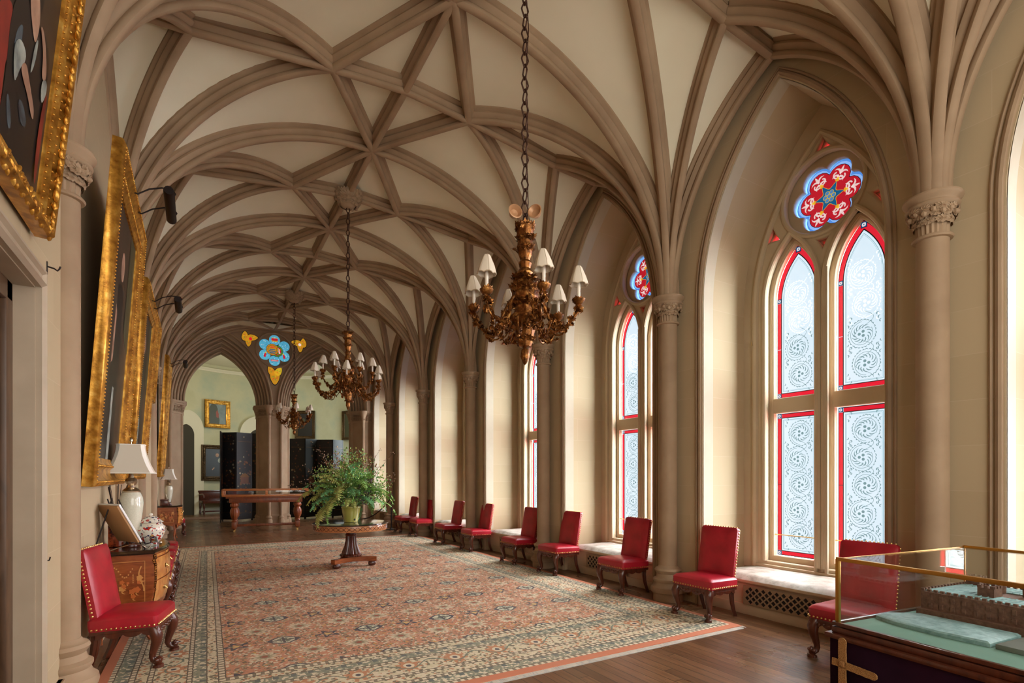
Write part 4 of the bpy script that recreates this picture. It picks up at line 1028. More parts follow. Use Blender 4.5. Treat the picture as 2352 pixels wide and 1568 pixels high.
CRACK = mat('cream_crackle_glaze', rough=.12, coat=.6, fn=lambda: {'Base Color': mixc((voro(coord(), 40, 'DISTANCE_TO_EDGE') < .03) * .25, S(214, 212, 192), S(150, 146, 126))})
NICKEL = mat('aged_nickel', S(204, 190, 166), .28, 1.0)
SHADE = mat('lamp_shade_cloth', S(222, 212, 192), .85); SHADET = mat('lamp_shade_trim', S(246, 242, 230), .8)
def make_lamp():
    r = empty('table_lamp')
    MB().lathe([(.075, 0), (.08, .015), (.075, .03), (.05, .04), (.045, .07), (.05, .08)], 24).build('base', MAHOG, r)
    MB().lathe([(.04, .08), (.052, .10), (.07, .18), (.088, .28), (.100, .38), (.104, .44), (.098, .50), (.08, .545), (.065, .56)], 28).build('body', CRACK, r)
    MB().lathe([(.075, .55), (.078, .565), (.06, .585), (.035, .60), (.028, .62), (.045, .64), (.055, .66), (.045, .685), (.025, .70), (.02, .73), (.012, .76), (.008, .80), (.005, 1.06), (.012, 1.065), (.014, 1.08), (.004, 1.10)], 20).build('neck', NICKEL, r)
    sh = MB(); nz = 8; sq_ = []
    def so(k):
        hw = .115 + .085 * (1 - k) ** 1.8; hd = hw * .92; c_ = .03; return [(hw, -hd + c_), (hw, hd - c_), (hw - c_, hd), (-hw + c_, hd), (-hw, hd - c_), (-hw, -hd + c_), (-hw + c_, -hd), (hw - c_, -hd)]
    R_ = [(so(i / nz), .745 + .285 * i / nz) for i in range(nz + 1)]; n = 8
    vs = [(x, y, z) for o, z in R_ for x, y in o]
    for k in range(n):
        for i in range(nz): sh.f.append([i * n + k, i * n + (k + 1) % n, (i + 1) * n + (k + 1) % n, (i + 1) * n + k]); sh.m.append(0 if k % 2 == 0 else 1)
    sh.v = vs; shd = sh.build('shade', [SHADE, SHADET], r, ang=20)
    t = MB()
    for z, k in ((.745, 0), (1.03, 1)): t.tube([(x, y, z) for x, y in so(k)] + [(*so(k)[0], z)], .006, 6)
    t.build('piping', SHADET, shd); 
    return r
l1 = make_lamp(); l1.location = (-.56, 6.55, .8855); l1.rotation_euler.z = 0.0
tag(l1, 'cream crackle-glazed lamp with flared shade on the near inlaid chest', 'lamp', 'cream table lamps')
l2 = copy_tree(l1); l2.location = (-.58, 15.72, .881); l2.scale = (.86, .86, .86)
tag(l2, 'smaller-looking cream lamp with flared shade on the far chest', 'lamp')
# things on the near chest
IMARI = mat('imari_porcelain', rough=.12, coat=.6, fn=lambda: {'Base Color': mixc((noise(coord(), 34, 2) > .62), mixc((noise(coord(), 22, 2, .5, .4) > .60), mixc(noise(coord(), 15, 2) > .64, S(226, 220, 204), S(196, 150, 70)), S(176, 44, 34)), S(38, 44, 84))})
r = tag(empty('ginger_jar', (-.40, 6.60, .8855)), 'lidded porcelain jar painted red, blue and gold on the near chest', 'jar')
MB().lathe([(.07, 0), (.075, .012), (.07, .03), (.085, .05), (.115, .10), (.13, .155), (.125, .195), (.10, .225), (.09, .235)], 28).build('body', IMARI, r)
MB().lathe([(.10, .232), (.115, .24), (.10, .25), (.075, .275), (.05, .295), (.02, .302), (.012, .305), (.02, .315), (.016, .328), (.0, .335)], 28).build('lid', IMARI, r)
AMBERG = mat('tortoiseshell_glass', rough=.08, coat=.6, fn=lambda: {'Base Color': ramp(noise(coord(), 22, 2), [(.35, S(60, 20, 10)), (.6, S(170, 66, 26))])})
r = tag(empty('reed_diffuser', (-.69, 6.66, .8855)), 'tortoiseshell glass holder with tall dark reeds against the wall on the near chest', 'diffuser')
MB().bbox((0, 0, .115), (.13, .13, .23), .012).build('holder', AMBERG, r)
q = random.Random(3); rd = MB()
for i in range(9): a = q.uniform(0, 6.28); rd.tube([(.0, .0 + .02 * math.sin(a), .2), (.09 * math.cos(a), .08 * math.sin(a), .60 + q.uniform(0, .06))], .003, 5)
rd.build('reeds', IRON, r)
r = tag(empty('easel_frame', (-.555, 6.36, .8855), .6), 'tilted tan-backed framed card on a black wire easel, near chest', 'picture frame')
TM = XF((.0, 0, .055)) @ Matrix.Rotation(math.radians(-28), 4, 'Y') @ frame((0, 0, 0), (0, 1, 0), (0, 0, 1), (1, 0, 0))
MB().bbox((0, .135, -.008), (.22, .27, .012), .003, 0, TM).build('backing_board', mat('tan_board', S(176, 136, 92), .7), r)
MB().bbox((0, .135, .004), (.23, .28, .012), .003, 0, TM).bbox((0, .135, .0105), (.19, .24, .002), .0005, 1, TM).build('frame', [mat('silver_white', S(222, 224, 224), .3), mat('print_paper', S(206, 198, 180), .7)], r)
ez = MB(); 
for s in (-1, 1): ez.tube([(-.10, s * .06, .33), (-.02, s * .07, .10), (.05, s * .075, .0)], .004, 6).tube([(.05, s * .075, .03), (.085, s * .075, .035), (.09, s * .075, .06), (.08, s * .075, .07)], .004, 6)
ez.tube([(-.105, 0, .335), (-.16, .0, .16), (-.21, .0, .0)], .004, 6); ez.tube([(-.02, -.07, .10), (-.02, .07, .10)], .003, 6)
ez.build('easel', IRON, r); r.scale = (1.5, 1.5, 1.5)
r = MB().tube([(-.70, 6.24, .8905), (-.62, 6.22, .92), (-.53, 6.24, .945), (-.46, 6.25, .935), (-.42, 6.27, .90), (-.415, 6.28, .8905)], .005, 6).tube([(-.41, 6.28, 0.89), (-.40, 6.26, .90), (-.385, 6.25, .915), (-.375, 6.25, .90), (-.385, 6.25, .895), (-.40, 6.25, .8905)], .003, 6).build('wire_stand', NICKEL)
tag(r, 'thin curved metal wire stand at the front edge of the near chest top', 'stand')
r = tag(empty('glass_ornament', (-.33, 6.50, .8855)), 'small grey card with clear glass bauble on the near chest corner', 'ornament')
MB().bbox((0, 0, .05), (.006, .075, .10), .001, 0, Matrix.Rotation(-.15, 4, 'Y')).build('card', mat('grey_card', S(134, 136, 136), .7), r); MB().ball((.018, 0, .035), .016).build('bauble', NICKEL, r)
# things on the far chest
r = tag(empty('casket', (-.66, 15.45, .881)), 'dark carved casket beside the far lamp', 'box')
MB().bbox((0, 0, .06), (.16, .24, .12), .008).build('body', MAHOG, r); MB().bbox((0, 0, .135), (.17, .25, .03), .01).build('lid', MAHOG, r); MB().ball((.085, 0, .10), .012).build('clasp', BRASS, r)
tag(MB().bbox((0, 0, .06), (.006, .09, .12), .001, 0, Matrix.Rotation(-.3, 4, 'Y')).build('photo_card', mat('white_card', S(226, 222, 210), .7), loc=(-.60, 15.55, 1.035)), 'small white card propped on the dark casket, far chest', 'card')

# ------------------------------------------------------------------ round table with the fern display
TX, TY = 2.36, 9.50
r = tag(empty('pedestal_table', (TX, TY, .014)), 'round dark-topped table with inlaid rim on fluted pedestal in the carpet middle', 'table')
MB().lathe([(.0, .745), (.62, .745), (.645, .748), (.65, .757), (.645, .766), (.62, .77), (.0, .772)], 64).build('table_top', mat('green_black_top', S(38, 40, 34), .12, coat=.6), r)
ap = MB().lathe([(.60, .64), (.615, .642), (.62, .655), (.62, .73), (.615, .748)], 64)
for k in range(44):
    a = 2 * PI * k / 44
    for j in (-1, 1):
        P0, P1 = a - j * .062, a + j * .062
        ap.tube([(.622 * math.cos(P0 + (P1 - P0) * t / 4), .622 * math.sin(P0 + (P1 - P0) * t / 4), .66 + .065 * t / 4) for t in range(5)], .0035, 4, 1)
ap.build('inlaid_rim', [mat('satinwood', rough=.3, coat=.3, fn=wood_fn(S(176, 112, 66), S(206, 146, 94), 6, 6, 20)), MARQ[3]], r)
MB().bbox((0, 0, .628), (.5, .5, .025), .004, 0, Matrix.Rotation(.3, 4, 'Z')).build('block', MAHOG, r)
MB().lathe([(.085, .62), (.085, .56), (.10, .555), (.105, .545), (.10, .535), (.085, .53)][::-1], 40).lathe([(.155, .22), (.135, .28), (.105, .36), (.09, .45), (.085, .53)], 96, flute=(24, .05)).lathe([(.13, .165), (.17, .17), (.185, .185), (.185, .20), (.17, .215), (.15, .222)], 72, flute=(24, .03)).build('pedestal', MAHOG, r)
FEET = [(-.30, -.22), (.33, -.16), (-.03, .36)]
pl = []
for i in range(3):
    a, b = Vector(FEET[i]), Vector(FEET[(i + 1) % 3]); d = (b - a).normalized(); nrm = Vector((d.y, -d.x)); c = Vector((0, 0))
    for p in (a * 1.16 - d * .0 + nrm * .05,): pl.append((p.x, p.y))
    for t in range(1, 8):
        f = t / 8; p = a.lerp(b, f) * (1.06 - .38 * math.sin(PI * f)); pl.append((p.x, p.y))
    p = b * 1.16 + nrm * .05; pl.append((p.x, p.y))
MB().prism(pl, .085, .165).build('plinth', WALNUT, r)
for fx, fy in FEET: MB().lathe([(.035, .085), (.05, .08), (.062, .06), (.066, .04), (.06, .02), (.045, .008), (.04, 0)][::-1], 40, 0, XF((fx, fy, 0)), flute=(14, .05)).build('bun_foot', MAHOG, r)
YELP = mat('yellow_glazed_pot', rough=.2, coat=.5, fn=lambda: {'Base Color': mixc(voro(coord(), 7.5) < .16, mixc(noise(coord(), 4, 2), S(206, 200, 108), S(190, 190, 92)), S(52, 60, 40))})
r = tag(empty('fern_display', (TX - .0, TY, .014 + .772)), 'tall mixed fern and blossom-branch arrangement in a yellow painted pot on the round table', 'plant')
MB().lathe([(.10, 0), (.118, .005), (.12, .02), (.125, .05), (.15, .18), (.162, .25), (.17, .26), (.17, .275), (.155, .28), (.14, .24)], 32).build('pot', YELP, r)
def frondM(seed, ln, curl, npair=26, w=.2):
    q = random.Random(seed); m = MB(); P = []
    ang = PI / 2; x, z = 0, 0
    for i in range(npair + 1):
        P.append((x, z, ang)); st = ln / npair; ang -= curl / npair * (0.4 + 1.2 * i / npair); x += math.cos(ang) * st; z += math.sin(ang) * st
    m.tube([(a, 0, b) for a, b, _ in P], [.004 * (1 - .8 * i / npair) for i in range(npair + 1)], 4, 1)
    for i in range(3, npair + 1):
        a, b, an = P[i]; f = i / npair; l = w * math.sin(PI * min(1, (f * .88 + .12))) ** .8 * (1 if f < .97 else .3)
        tx, tz = math.cos(an), math.sin(an)
        for s in (-1, 1):
            dr = q.uniform(-.04, .02); ww = .013 + .02 * l
            def pt(u, wv): return (a + tx * (l * .35 * u + wv), s * l * u, b + tz * (l * .35 * u + wv) + dr * u * u - .25 * l * u * u)
            m.add([pt(0, -ww * .6), pt(.35, -ww), pt(.7, -ww * .7), pt(1, 0), pt(.7, ww * .7), pt(.35, ww), pt(0, ww * .6)], [(0, 1, 5, 6), (1, 2, 4, 5), (2, 3, 4)])
    return m
def green(name, a, b): return mat(name, rough=.55, fn=lambda: {'Base Color': ramp(noise(coord(), 5, 3), [(.3, a), (.7, b)])}, spec=.3)
FG = [green('fern_green', S(108, 164, 76), S(176, 218, 124)), green('olive_fern', S(150, 160, 76), S(204, 208, 126)), green('deep_fern', S(80, 146, 92), S(142, 202, 140))]
STEM = mat('plant_stem', S(86, 70, 44), .7)
FM = [[frondM(10 + j, .62 + .08 * j, 1.5 + .35 * j, w=.085 + .012 * j).mesh('fern_frond', [FG[k], STEM], smooth=False) for j in range(3)] for k in range(3)]
q = random.Random(21)
for i in range(84):
    a = q.uniform(0, 2 * PI); el = q.uniform(-.25, 1.0) if i > 14 else q.uniform(1.0, 1.35)
    k = 1 if (math.cos(a) < -.1 and q.random() < .7) else (2 if q.random() < .3 else 0)
    o = bpy.data.objects.new('fern_frond', FM[k][i % 3]); COL.objects.link(o); o.parent = r
    tilt = PI / 2 - el - .5
    rr = q.uniform(.02, .12); h = .28 + q.uniform(0, .22)
    o.matrix_local = Matrix.Translation((rr * math.cos(a), rr * math.sin(a), h)) @ Matrix.Rotation(a, 4, 'Z') @ Matrix.Rotation(max(0, tilt), 4, 'Y') @ Matrix.Rotation(q.uniform(-.5, .5), 4, 'X') @ Matrix.Diagonal((*[q.uniform(.9, 1.3)] * 3, 1))
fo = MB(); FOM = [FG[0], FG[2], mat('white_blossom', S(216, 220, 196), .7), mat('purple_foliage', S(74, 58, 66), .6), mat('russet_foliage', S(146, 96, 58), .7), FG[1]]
for i in range(3600):
    a = q.uniform(0, 2 * PI); el = q.uniform(-.35, 1.45); rad = q.uniform(.25, .74) ** 1.0 * (1.0 if el > 0 else .85)
    p = Vector((rad * math.cos(el) * math.cos(a), rad * math.cos(el) * math.sin(a), .50 + rad * 1.10 * math.sin(el)))
    m = 2 if q.random() < .22 else q.choice((0, 1, 5, 0)); s_ = q.uniform(.014, .038)
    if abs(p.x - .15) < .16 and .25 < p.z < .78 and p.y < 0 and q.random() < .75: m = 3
    if p.z > .95 and q.random() < .3: m = 4
    if m == 2: s_ *= .55
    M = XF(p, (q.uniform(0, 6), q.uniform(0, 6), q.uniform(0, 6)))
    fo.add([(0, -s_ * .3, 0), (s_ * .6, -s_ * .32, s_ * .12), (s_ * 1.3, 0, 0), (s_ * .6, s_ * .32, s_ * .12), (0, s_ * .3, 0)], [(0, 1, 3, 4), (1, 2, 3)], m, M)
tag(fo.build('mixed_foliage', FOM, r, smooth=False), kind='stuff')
BUD = mat('pink_buds', S(196, 160, 140), .7)
for i in range(16):
    a = q.uniform(0, 2 * PI) if i > 9 else (PI + q.uniform(-.6, .6) if i % 2 else q.uniform(-.7, .5)); el = q.uniform(.25, 1.15); ln = q.uniform(.85, 1.18); P = []
    for t in range(9):
        f = t / 8; P.append(Vector((math.cos(a) * math.cos(el) * ln * f + q.uniform(-.012, .012), math.sin(a) * math.cos(el) * ln * f + q.uniform(-.012, .012), .30 + math.sin(el) * ln * f + q.uniform(-.012, .012))))
    m = MB().tube(P, [.006 - .0005 * t for t in range(9)], 5)
    for t in range(3, 9):
        for _ in range(3):
            d = Vector((q.uniform(-1, 1), q.uniform(-1, 1), q.uniform(-.2, 1))).normalized() * q.uniform(.02, .07); m.tube([P[t], P[t] + d], .0022, 4); m.ball(P[t] + d, .008, 1, u=5, v=4)
    m.build('blossom_branch', [STEM, BUD], r)
# ------------------------------------------------------------------ long oak display table near the arches
r = tag(empty('display_table', (1.80, 17.15, 0), math.radians(-7)), 'long golden oak glass-topped display table on carved bulbous legs before the far arches', 'display table')
bx = MB(); w, d = 2.30, .66
for s in (-1, 1):
    for z, h in ((1.035, .05), (1.205, .05)): bx.bbox((0, s * (d / 2 - .02), z), (w, .04, h), .006)
    for x in (-w / 2 + .03, 0, w / 2 - .03): bx.bbox((x, s * (d / 2 - .02), 1.12), (.06, .04, .15), .004)
    for z, h in ((1.035, .05), (1.205, .05)): bx.bbox((s * (w / 2 - .02), 0, z), (.04, d, h), .006)
bx.bbox((0, 0, 1.22), (.05, d, .02), .004)
bx.bbox((0, 0, 1.018), (w - .02, d - .02, .02), .004)
bx.build('case_frame', OAK, r)
gl = MB().box((0, 0, 1.226), (w - .06, d - .06, .005))
for s in (-1, 1): gl.box((0, s * (d / 2 - .02), 1.12), (w - .1, .004, .14))
gl.build('glass', GLASSC, r, smooth=False)
MB().box((0, 0, 1.032), (w - .08, d - .08, .008)).build('lining', mat('pale_lining', S(178, 182, 172), .9), r)
fr_ = MB().bbox((0, 0, .985), (w - .2, d - .06, .05), .012).bbox((0, 0, .90), (w - .36, d - .12, .13), .006)
fr_.build('table_frame', OAKD, r)
fz = MB()
for i in range(8):
    x = -.84 + .24 * i; 
    for rr_ in (rect(x - .09, x + .09, .872, .876), rect(x - .09, x + .09, .926, .930), rect(x - .09, x - .086, .872, .93), rect(x + .086, x + .09, .872, .93)): fz.prism(rr_, 0, .003, 0, frame((0, -(d / 2 - .06), 0), (1, 0, 0), (0, 0, 1), (0, -1, 0)))
fz.build('inlay', MAHOG, r)
for sx in (-1, 1):
    for sy in (-1, 1):
        M = XF((sx * .84, sy * .20, 0)); lg_ = MB()
        lg_.lathe([(.05, .835), (.085, .82), (.10, .79), (.105, .74), (.085, .71), (.06, .70), (.075, .68), (.098, .63), (.11, .56), (.105, .48), (.08, .40), (.055, .36), (.045, .34), (.07, .32), (.075, .30), (.05, .28)][::-1], 32, 0, M, flute=(12, .05)).bbox((0, 0, .19), (.13, .13, .18), .01, 0, M).lathe([(.03, .06), (.05, .10)], 12, 0, M)
        lg_ = lg_.build('leg', OAKD, r); MB().tube([(sx * .84, sy * .20 - .012, .025), (sx * .84, sy * .20 + .012, .025)], .025, 12).tube([(sx * .84, sy * .20, .025), (sx * .84, sy * .20, .07)], .012).build('castor', BRASS, lg_)
MB().bbox((0, 0, .17), (1.7, .09, .07), .015).bbox((-.84, 0, .17), (.09, .44, .07), .01).bbox((.84, 0, .17), (.09, .44, .07), .01).build('stretcher', OAKD, r)
q = random.Random(5)
PAPER = mat('old_paper', S(206, 210, 200), .8)
for i, (x, y, a, ww, hh, lb) in enumerate(((-.70, -.05, .1, .42, .30, 'dark folio at the near left of the oak display case'), (-.16, -.02, -.08, .34, .28, 'pale paper left of the oak display case divider'), (.28, 0, .05, .36, .3, 'pale paper right of the oak display case divider'), (.82, -.03, -.1, .44, .3, 'large pale paper at the fern end of the oak display case'))):
    o = MB().bbox((0, 0, .008), (ww, hh, .016), .003).build('document', PAPER if i else mat('dark_leather', S(54, 34, 26), .5))
    M = Matrix.Translation((1.80, 17.15, 0)) @ Matrix.Rotation(math.radians(-7), 4, 'Z'); o.location = M @ Vector((x, y, 1.0365)); o.rotation_euler.z = a - .12
    tag(o, lb, 'document', 'documents in the oak display table')

# ------------------------------------------------------------------ glass model case, near right
CA = math.radians(-6.9); cz = .78
r = tag(empty('model_case', (3.063, 1.585, 0), CA), 'brass-edged glass case on a dark purple draped table at the near right', 'display case')
Wd, Ln, Ht = 1.245, 2.3, .36                   # local x = width, local -y = length
br = MB(); t = .012
for x in (0, Wd):
    br.bbox((x, -Ln / 2, cz + Ht), (t * 1.9, Ln + t, t * 1.7), .002)
    for y in (0, -Ln): br.bbox((x, y, cz + Ht / 2), (t * 1.7 if x == 0 else .008, t * 1.7 if x == 0 else .008, Ht), .002)
for y in (0, -Ln): br.bbox((Wd / 2, y, cz + Ht), (Wd, .008, .008), .002)
br.build('brass_edge', mat('case_brass', S(196, 150, 74), .32, 1.0), r)
g = MB().box((0, -Ln / 2, cz + Ht / 2), (.004, Ln - .02, Ht - .02)).box((Wd, -Ln / 2, cz + Ht / 2), (.004, Ln - .02, Ht - .02)).box((Wd / 2, 0, cz + Ht / 2), (Wd - .02, .004, Ht - .02)).box((Wd / 2, -Ln, cz + Ht / 2), (Wd - .02, .004, Ht - .02)).box((Wd / 2, -Ln / 2, cz + Ht), (Wd - .02, Ln - .02, .004))
g.build('glass', GLASSC, r, smooth=False)
MB().bbox((Wd / 2, -Ln / 2, cz - .006), (Wd - .004, Ln - .004, .012), .002).build('base_board', mat('sea_green_baize', S(122, 164, 148), .85), r)
bm_ = MB().bbox((Wd / 2, -Ln / 2, cz - .03), (Wd + .05, Ln + .05, .035), .010).bbox((Wd / 2, -Ln / 2, cz - .062), (Wd + .10, Ln + .10, .03), .012)
for y in (.012, -Ln - .012): bm_.bbox((Wd / 2, y, cz + .002), (Wd + .04, .022, .02), .003)
for x in (-.012, Wd + .012): bm_.bbox((x, -Ln / 2, cz + .002), (.022, Ln + .04, .02), .003)
bm_.build('wooden_base', MAHOG, r)
VELV = mat('purple_velvet', rough=.95, spec=.1, fn=lambda: {'Base Color': ramp(noise(coord(), 3, 4), [(.3, S(28, 12, 26)), (.7, S(50, 22, 42))])})
cl_ = MB(); q = random.Random(8)
per = []
for i in range(41): per.append((-.03, -Ln - .03 + (Ln + .06) * i / 40, (-1, 0)))
for i in range(1, 25): per.append((-.03 + (Wd + .06) * i / 24, .03, (0, 1)))
for i in range(1, 41): per.append((Wd + .03, .03 - (Ln + .06) * i / 40, (1, 0)))
for i in range(1, 25): per.append((Wd + .03 - (Wd + .06) * i / 24, -Ln - .03, (0, -1)))
n = len(per); vs = []
for j in range(9):
    f = j / 8; z = cz - .075 - (cz - .085) * f
    for i, (x, y, nn) in enumerate(per): k = (.006 + .016 * f) * math.sin(i * .9) + .012 * f; vs.append((x + nn[0] * k, y + nn[1] * k, z))
cl_.add(vs, [(j * n + i, j * n + (i + 1) % n, (j + 1) * n + (i + 1) % n, (j + 1) * n + i) for j in range(8) for i in range(n)])
cl_.add([(x, y, cz - .075) for x, y, _ in per], [tuple(range(n))])
drape = cl_.build('drape', VELV, r)
GBR = mat('gold_braid', rough=.7, fn=lambda: {'Base Color': ramp(voro(coord(), 260), [(.2, S(206, 158, 96)), (.6, S(150, 104, 58))]), 'Normal': bump(voro(coord(), 240), .6, .004)})
gb = MB()
def braid(p0, p1, w):
    n = 16; A = Vector(p0); B = Vector(p1); d = (B - A).normalized(); u_ = Vector((d[1], -d[0]))
    out = []
    for i in range(n + 1):
        P = A.lerp(B, i / n); out.append(P)
    a = [(p.x + u_.x * w * (1 + .05 * math.sin(i * 2)), p.y + u_.y * w * (1 + .05 * math.sin(i * 2))) for i, p in enumerate(out)]; b = [(p.x - u_.x * w, p.y - u_.y * w) for p in out]
    e = [(out[-1].x + u_.x * w * math.cos(PI * k / 6) + d[0] * w * math.sin(PI * k / 6), out[-1].y + u_.y * w * math.cos(PI * k / 6) + d[1] * w * math.sin(PI * k / 6)) for k in range(1, 6)]
    M = frame((-.052, 0, 0), (0, -1, 0), (0, 0, 1), (-1, 0, 0)); gb.prism(a + e + b[::-1], 0, .008, 0, M)
braid((.062, .06), (.062, .705), .021); braid((.005, .585), (.225, .572), .019); braid((.01, .27), (.23, .258), .019)
gb.bbox((-.062, -.062, .585), (.012, .03, .03), .006)
gb.build('gold_braid_cross', GBR, drape)
# the model inside
MBR = mat('model_brown', rough=.8, fn=lambda: {'Base Color': ramp(noise(coord(), 40, 4), [(.3, S(92, 62, 50)), (.7, S(132, 96, 76))])})
MGR = mat('model_lead_roof', rough=.6, fn=lambda: {'Base Color': ramp(noise(coord(), 22, 4, .6, .5), [(.3, S(110, 146, 146)), (.7, S(166, 200, 200))])})
MGY = mat('model_grey', S(116, 122, 114), .8)
r2 = tag(empty('castle_model', (3.063, 1.585, cz + .001), CA), 'brown model of a castellated mansion with blue-grey roofs inside the glass case', 'model')
b = MB().box((.92, -.86, .02), (.62, 1.6, .04)).box((.92, -.82, .085), (.56, 1.5, .11), 0)
for i in range(26):
    for j in range(2): b.box((.638, -.12 - i * .055, .065 + .045 * j), (.006, .018, .026))
for i in range(46): b.box((.642, -.08 - i * .033, .150), (.012, .018, .014)); b.box((1.198, -.08 - i * .033, .150), (.012, .018, .014))
for i in range(17): b.box((.65 + i * .033, -.075, .150), (.018, .012, .014))
for x, y, s_, h in ((.80, -.33, .085, .195), (.86, -.70, .10, .20), (1.12, -.12, .08, .19), (1.15, -.95, .08, .2), (.70, -1.0, .08, .19)):
    b.box((x, y, h / 2), (s_, s_ * .9, h))
    for k in range(3):
        for e in (-1, 1): b.box((x + (k - 1) * s_ * .38, y + e * s_ * .42, h + .007), (s_ * .2, .01, .014)); b.box((x + e * s_ * .46, y + (k - 1) * s_ * .34, h + .007), (.01, s_ * .2, .014))
for x, y in ((.98, -.42), (1.0, -.30), (.95, -.80), (1.05, -.62)): b.lathe([(.018, .14), (.02, .19), (.008, .21), (.0, .215)], 10, 0, XF((x, y, 0)))
b.build('walls', MBR, r2)
rf_ = MB().box((.75, -.82, .142), (.17, 1.44, .008)).box((1.09, -.82, .142), (.17, 1.44, .008)).box((.92, -.16, .143), (.5, .16, .008))
for i in range(44): rf_.box((.75, -.12 - .032 * i, .148), (.16, .003, .005)); rf_.box((1.09, -.12 - .032 * i, .148), (.16, .003, .005))
rf_.build('roof', MGR, r2)
ter = MB(); P = [(.30, -.02), (.40, -.01), (.56, -.10), (.57, -.56), (.26, -.57), (.24, -.36), (.255, -.14)]
rings(ter, [([(x - .0, y) for x, y in P], .0), (P, .018), ([(lerp(x, .42, .05), lerp(y, -.3, .05)) for x, y in P], .026)])
ter.build('bank', MGR, r2)
MB().bbox((.40, -.67, .012), (.28, .16, .024), .002).bbox((.41, -.92, .03), (.26, .26, .06), .004).bbox((.41, -1.3, .02), (.26, .4, .04), .004).build('outbuildings', MGY, r2)

# ------------------------------------------------------------------ chandeliers
def links(m, x0, z0, z1, r=.034, st=.10):
    n = int((z1 - z0) / st)
    for i in range(n + 1):
        z = z0 + (z1 - z0) * (i + .5) / (n + 1); a = 0 if i % 2 else PI / 2; h = (z1 - z0) / (n + 1) * .60
        P = [(x * (1 + .25 * math.cos(4 * t_)) , zz) for t_ in [2 * PI * k / 16 for k in range(17)] for x, zz in [(r * .72 * math.sin(t_), h * math.cos(t_))]]
        m.tube([(x * math.cos(a), x * math.sin(a), z + zz) for x, zz in P], .0065, 6, cap=False)
    return m
def tuft(m, p, s, q, n=4):
    for _ in range(n):
        M = XF(p) @ Euler((q.uniform(0, 6.3), q.uniform(0, 6.3), q.uniform(0, 6.3))).to_matrix().to_4x4(); leaf(m, M, s * q.uniform(.6, 1.1), q.uniform(-.6, .9))
def small_shade(m, M, h=.12, r0=.026, r1=.066):
    n = 6; prof = [(r1, 0), (r1 * .96, h * .12), (r1 * .80, h * .40), (r1 * .60, h * .65), (r0 * 1.1, h * .90), (r0 * .8, h)]
    vs = []; 
    for k, (rr_, z) in enumerate(prof):
        for j in range(n * 4):
            a = 2 * PI * j / (n * 4); f = abs(math.cos(a * n / 2)); q_ = rr_ * (.90 + .10 * f); zz = z - (.010 * (1 - f) if k == 0 else 0); vs.append((q_ * math.cos(a), q_ * math.sin(a), zz))
    N = n * 4; m.add(vs, [(i * N + j, i * N + (j + 1) % N, (i + 1) * N + (j + 1) % N, (i + 1) * N + j) for i in range(len(prof) - 1) for j in range(N)], 0, M)
    ring = [Vector(v) for v in vs[:N]] + [Vector(vs[0])]; m.tube([M @ v for v in ring], .0035, 4, 1, cap=False)
    for j in range(0, N, 4): m.tube([M @ Vector(vs[k * N + j]) for k in range(len(prof))], .0022, 4, 1)
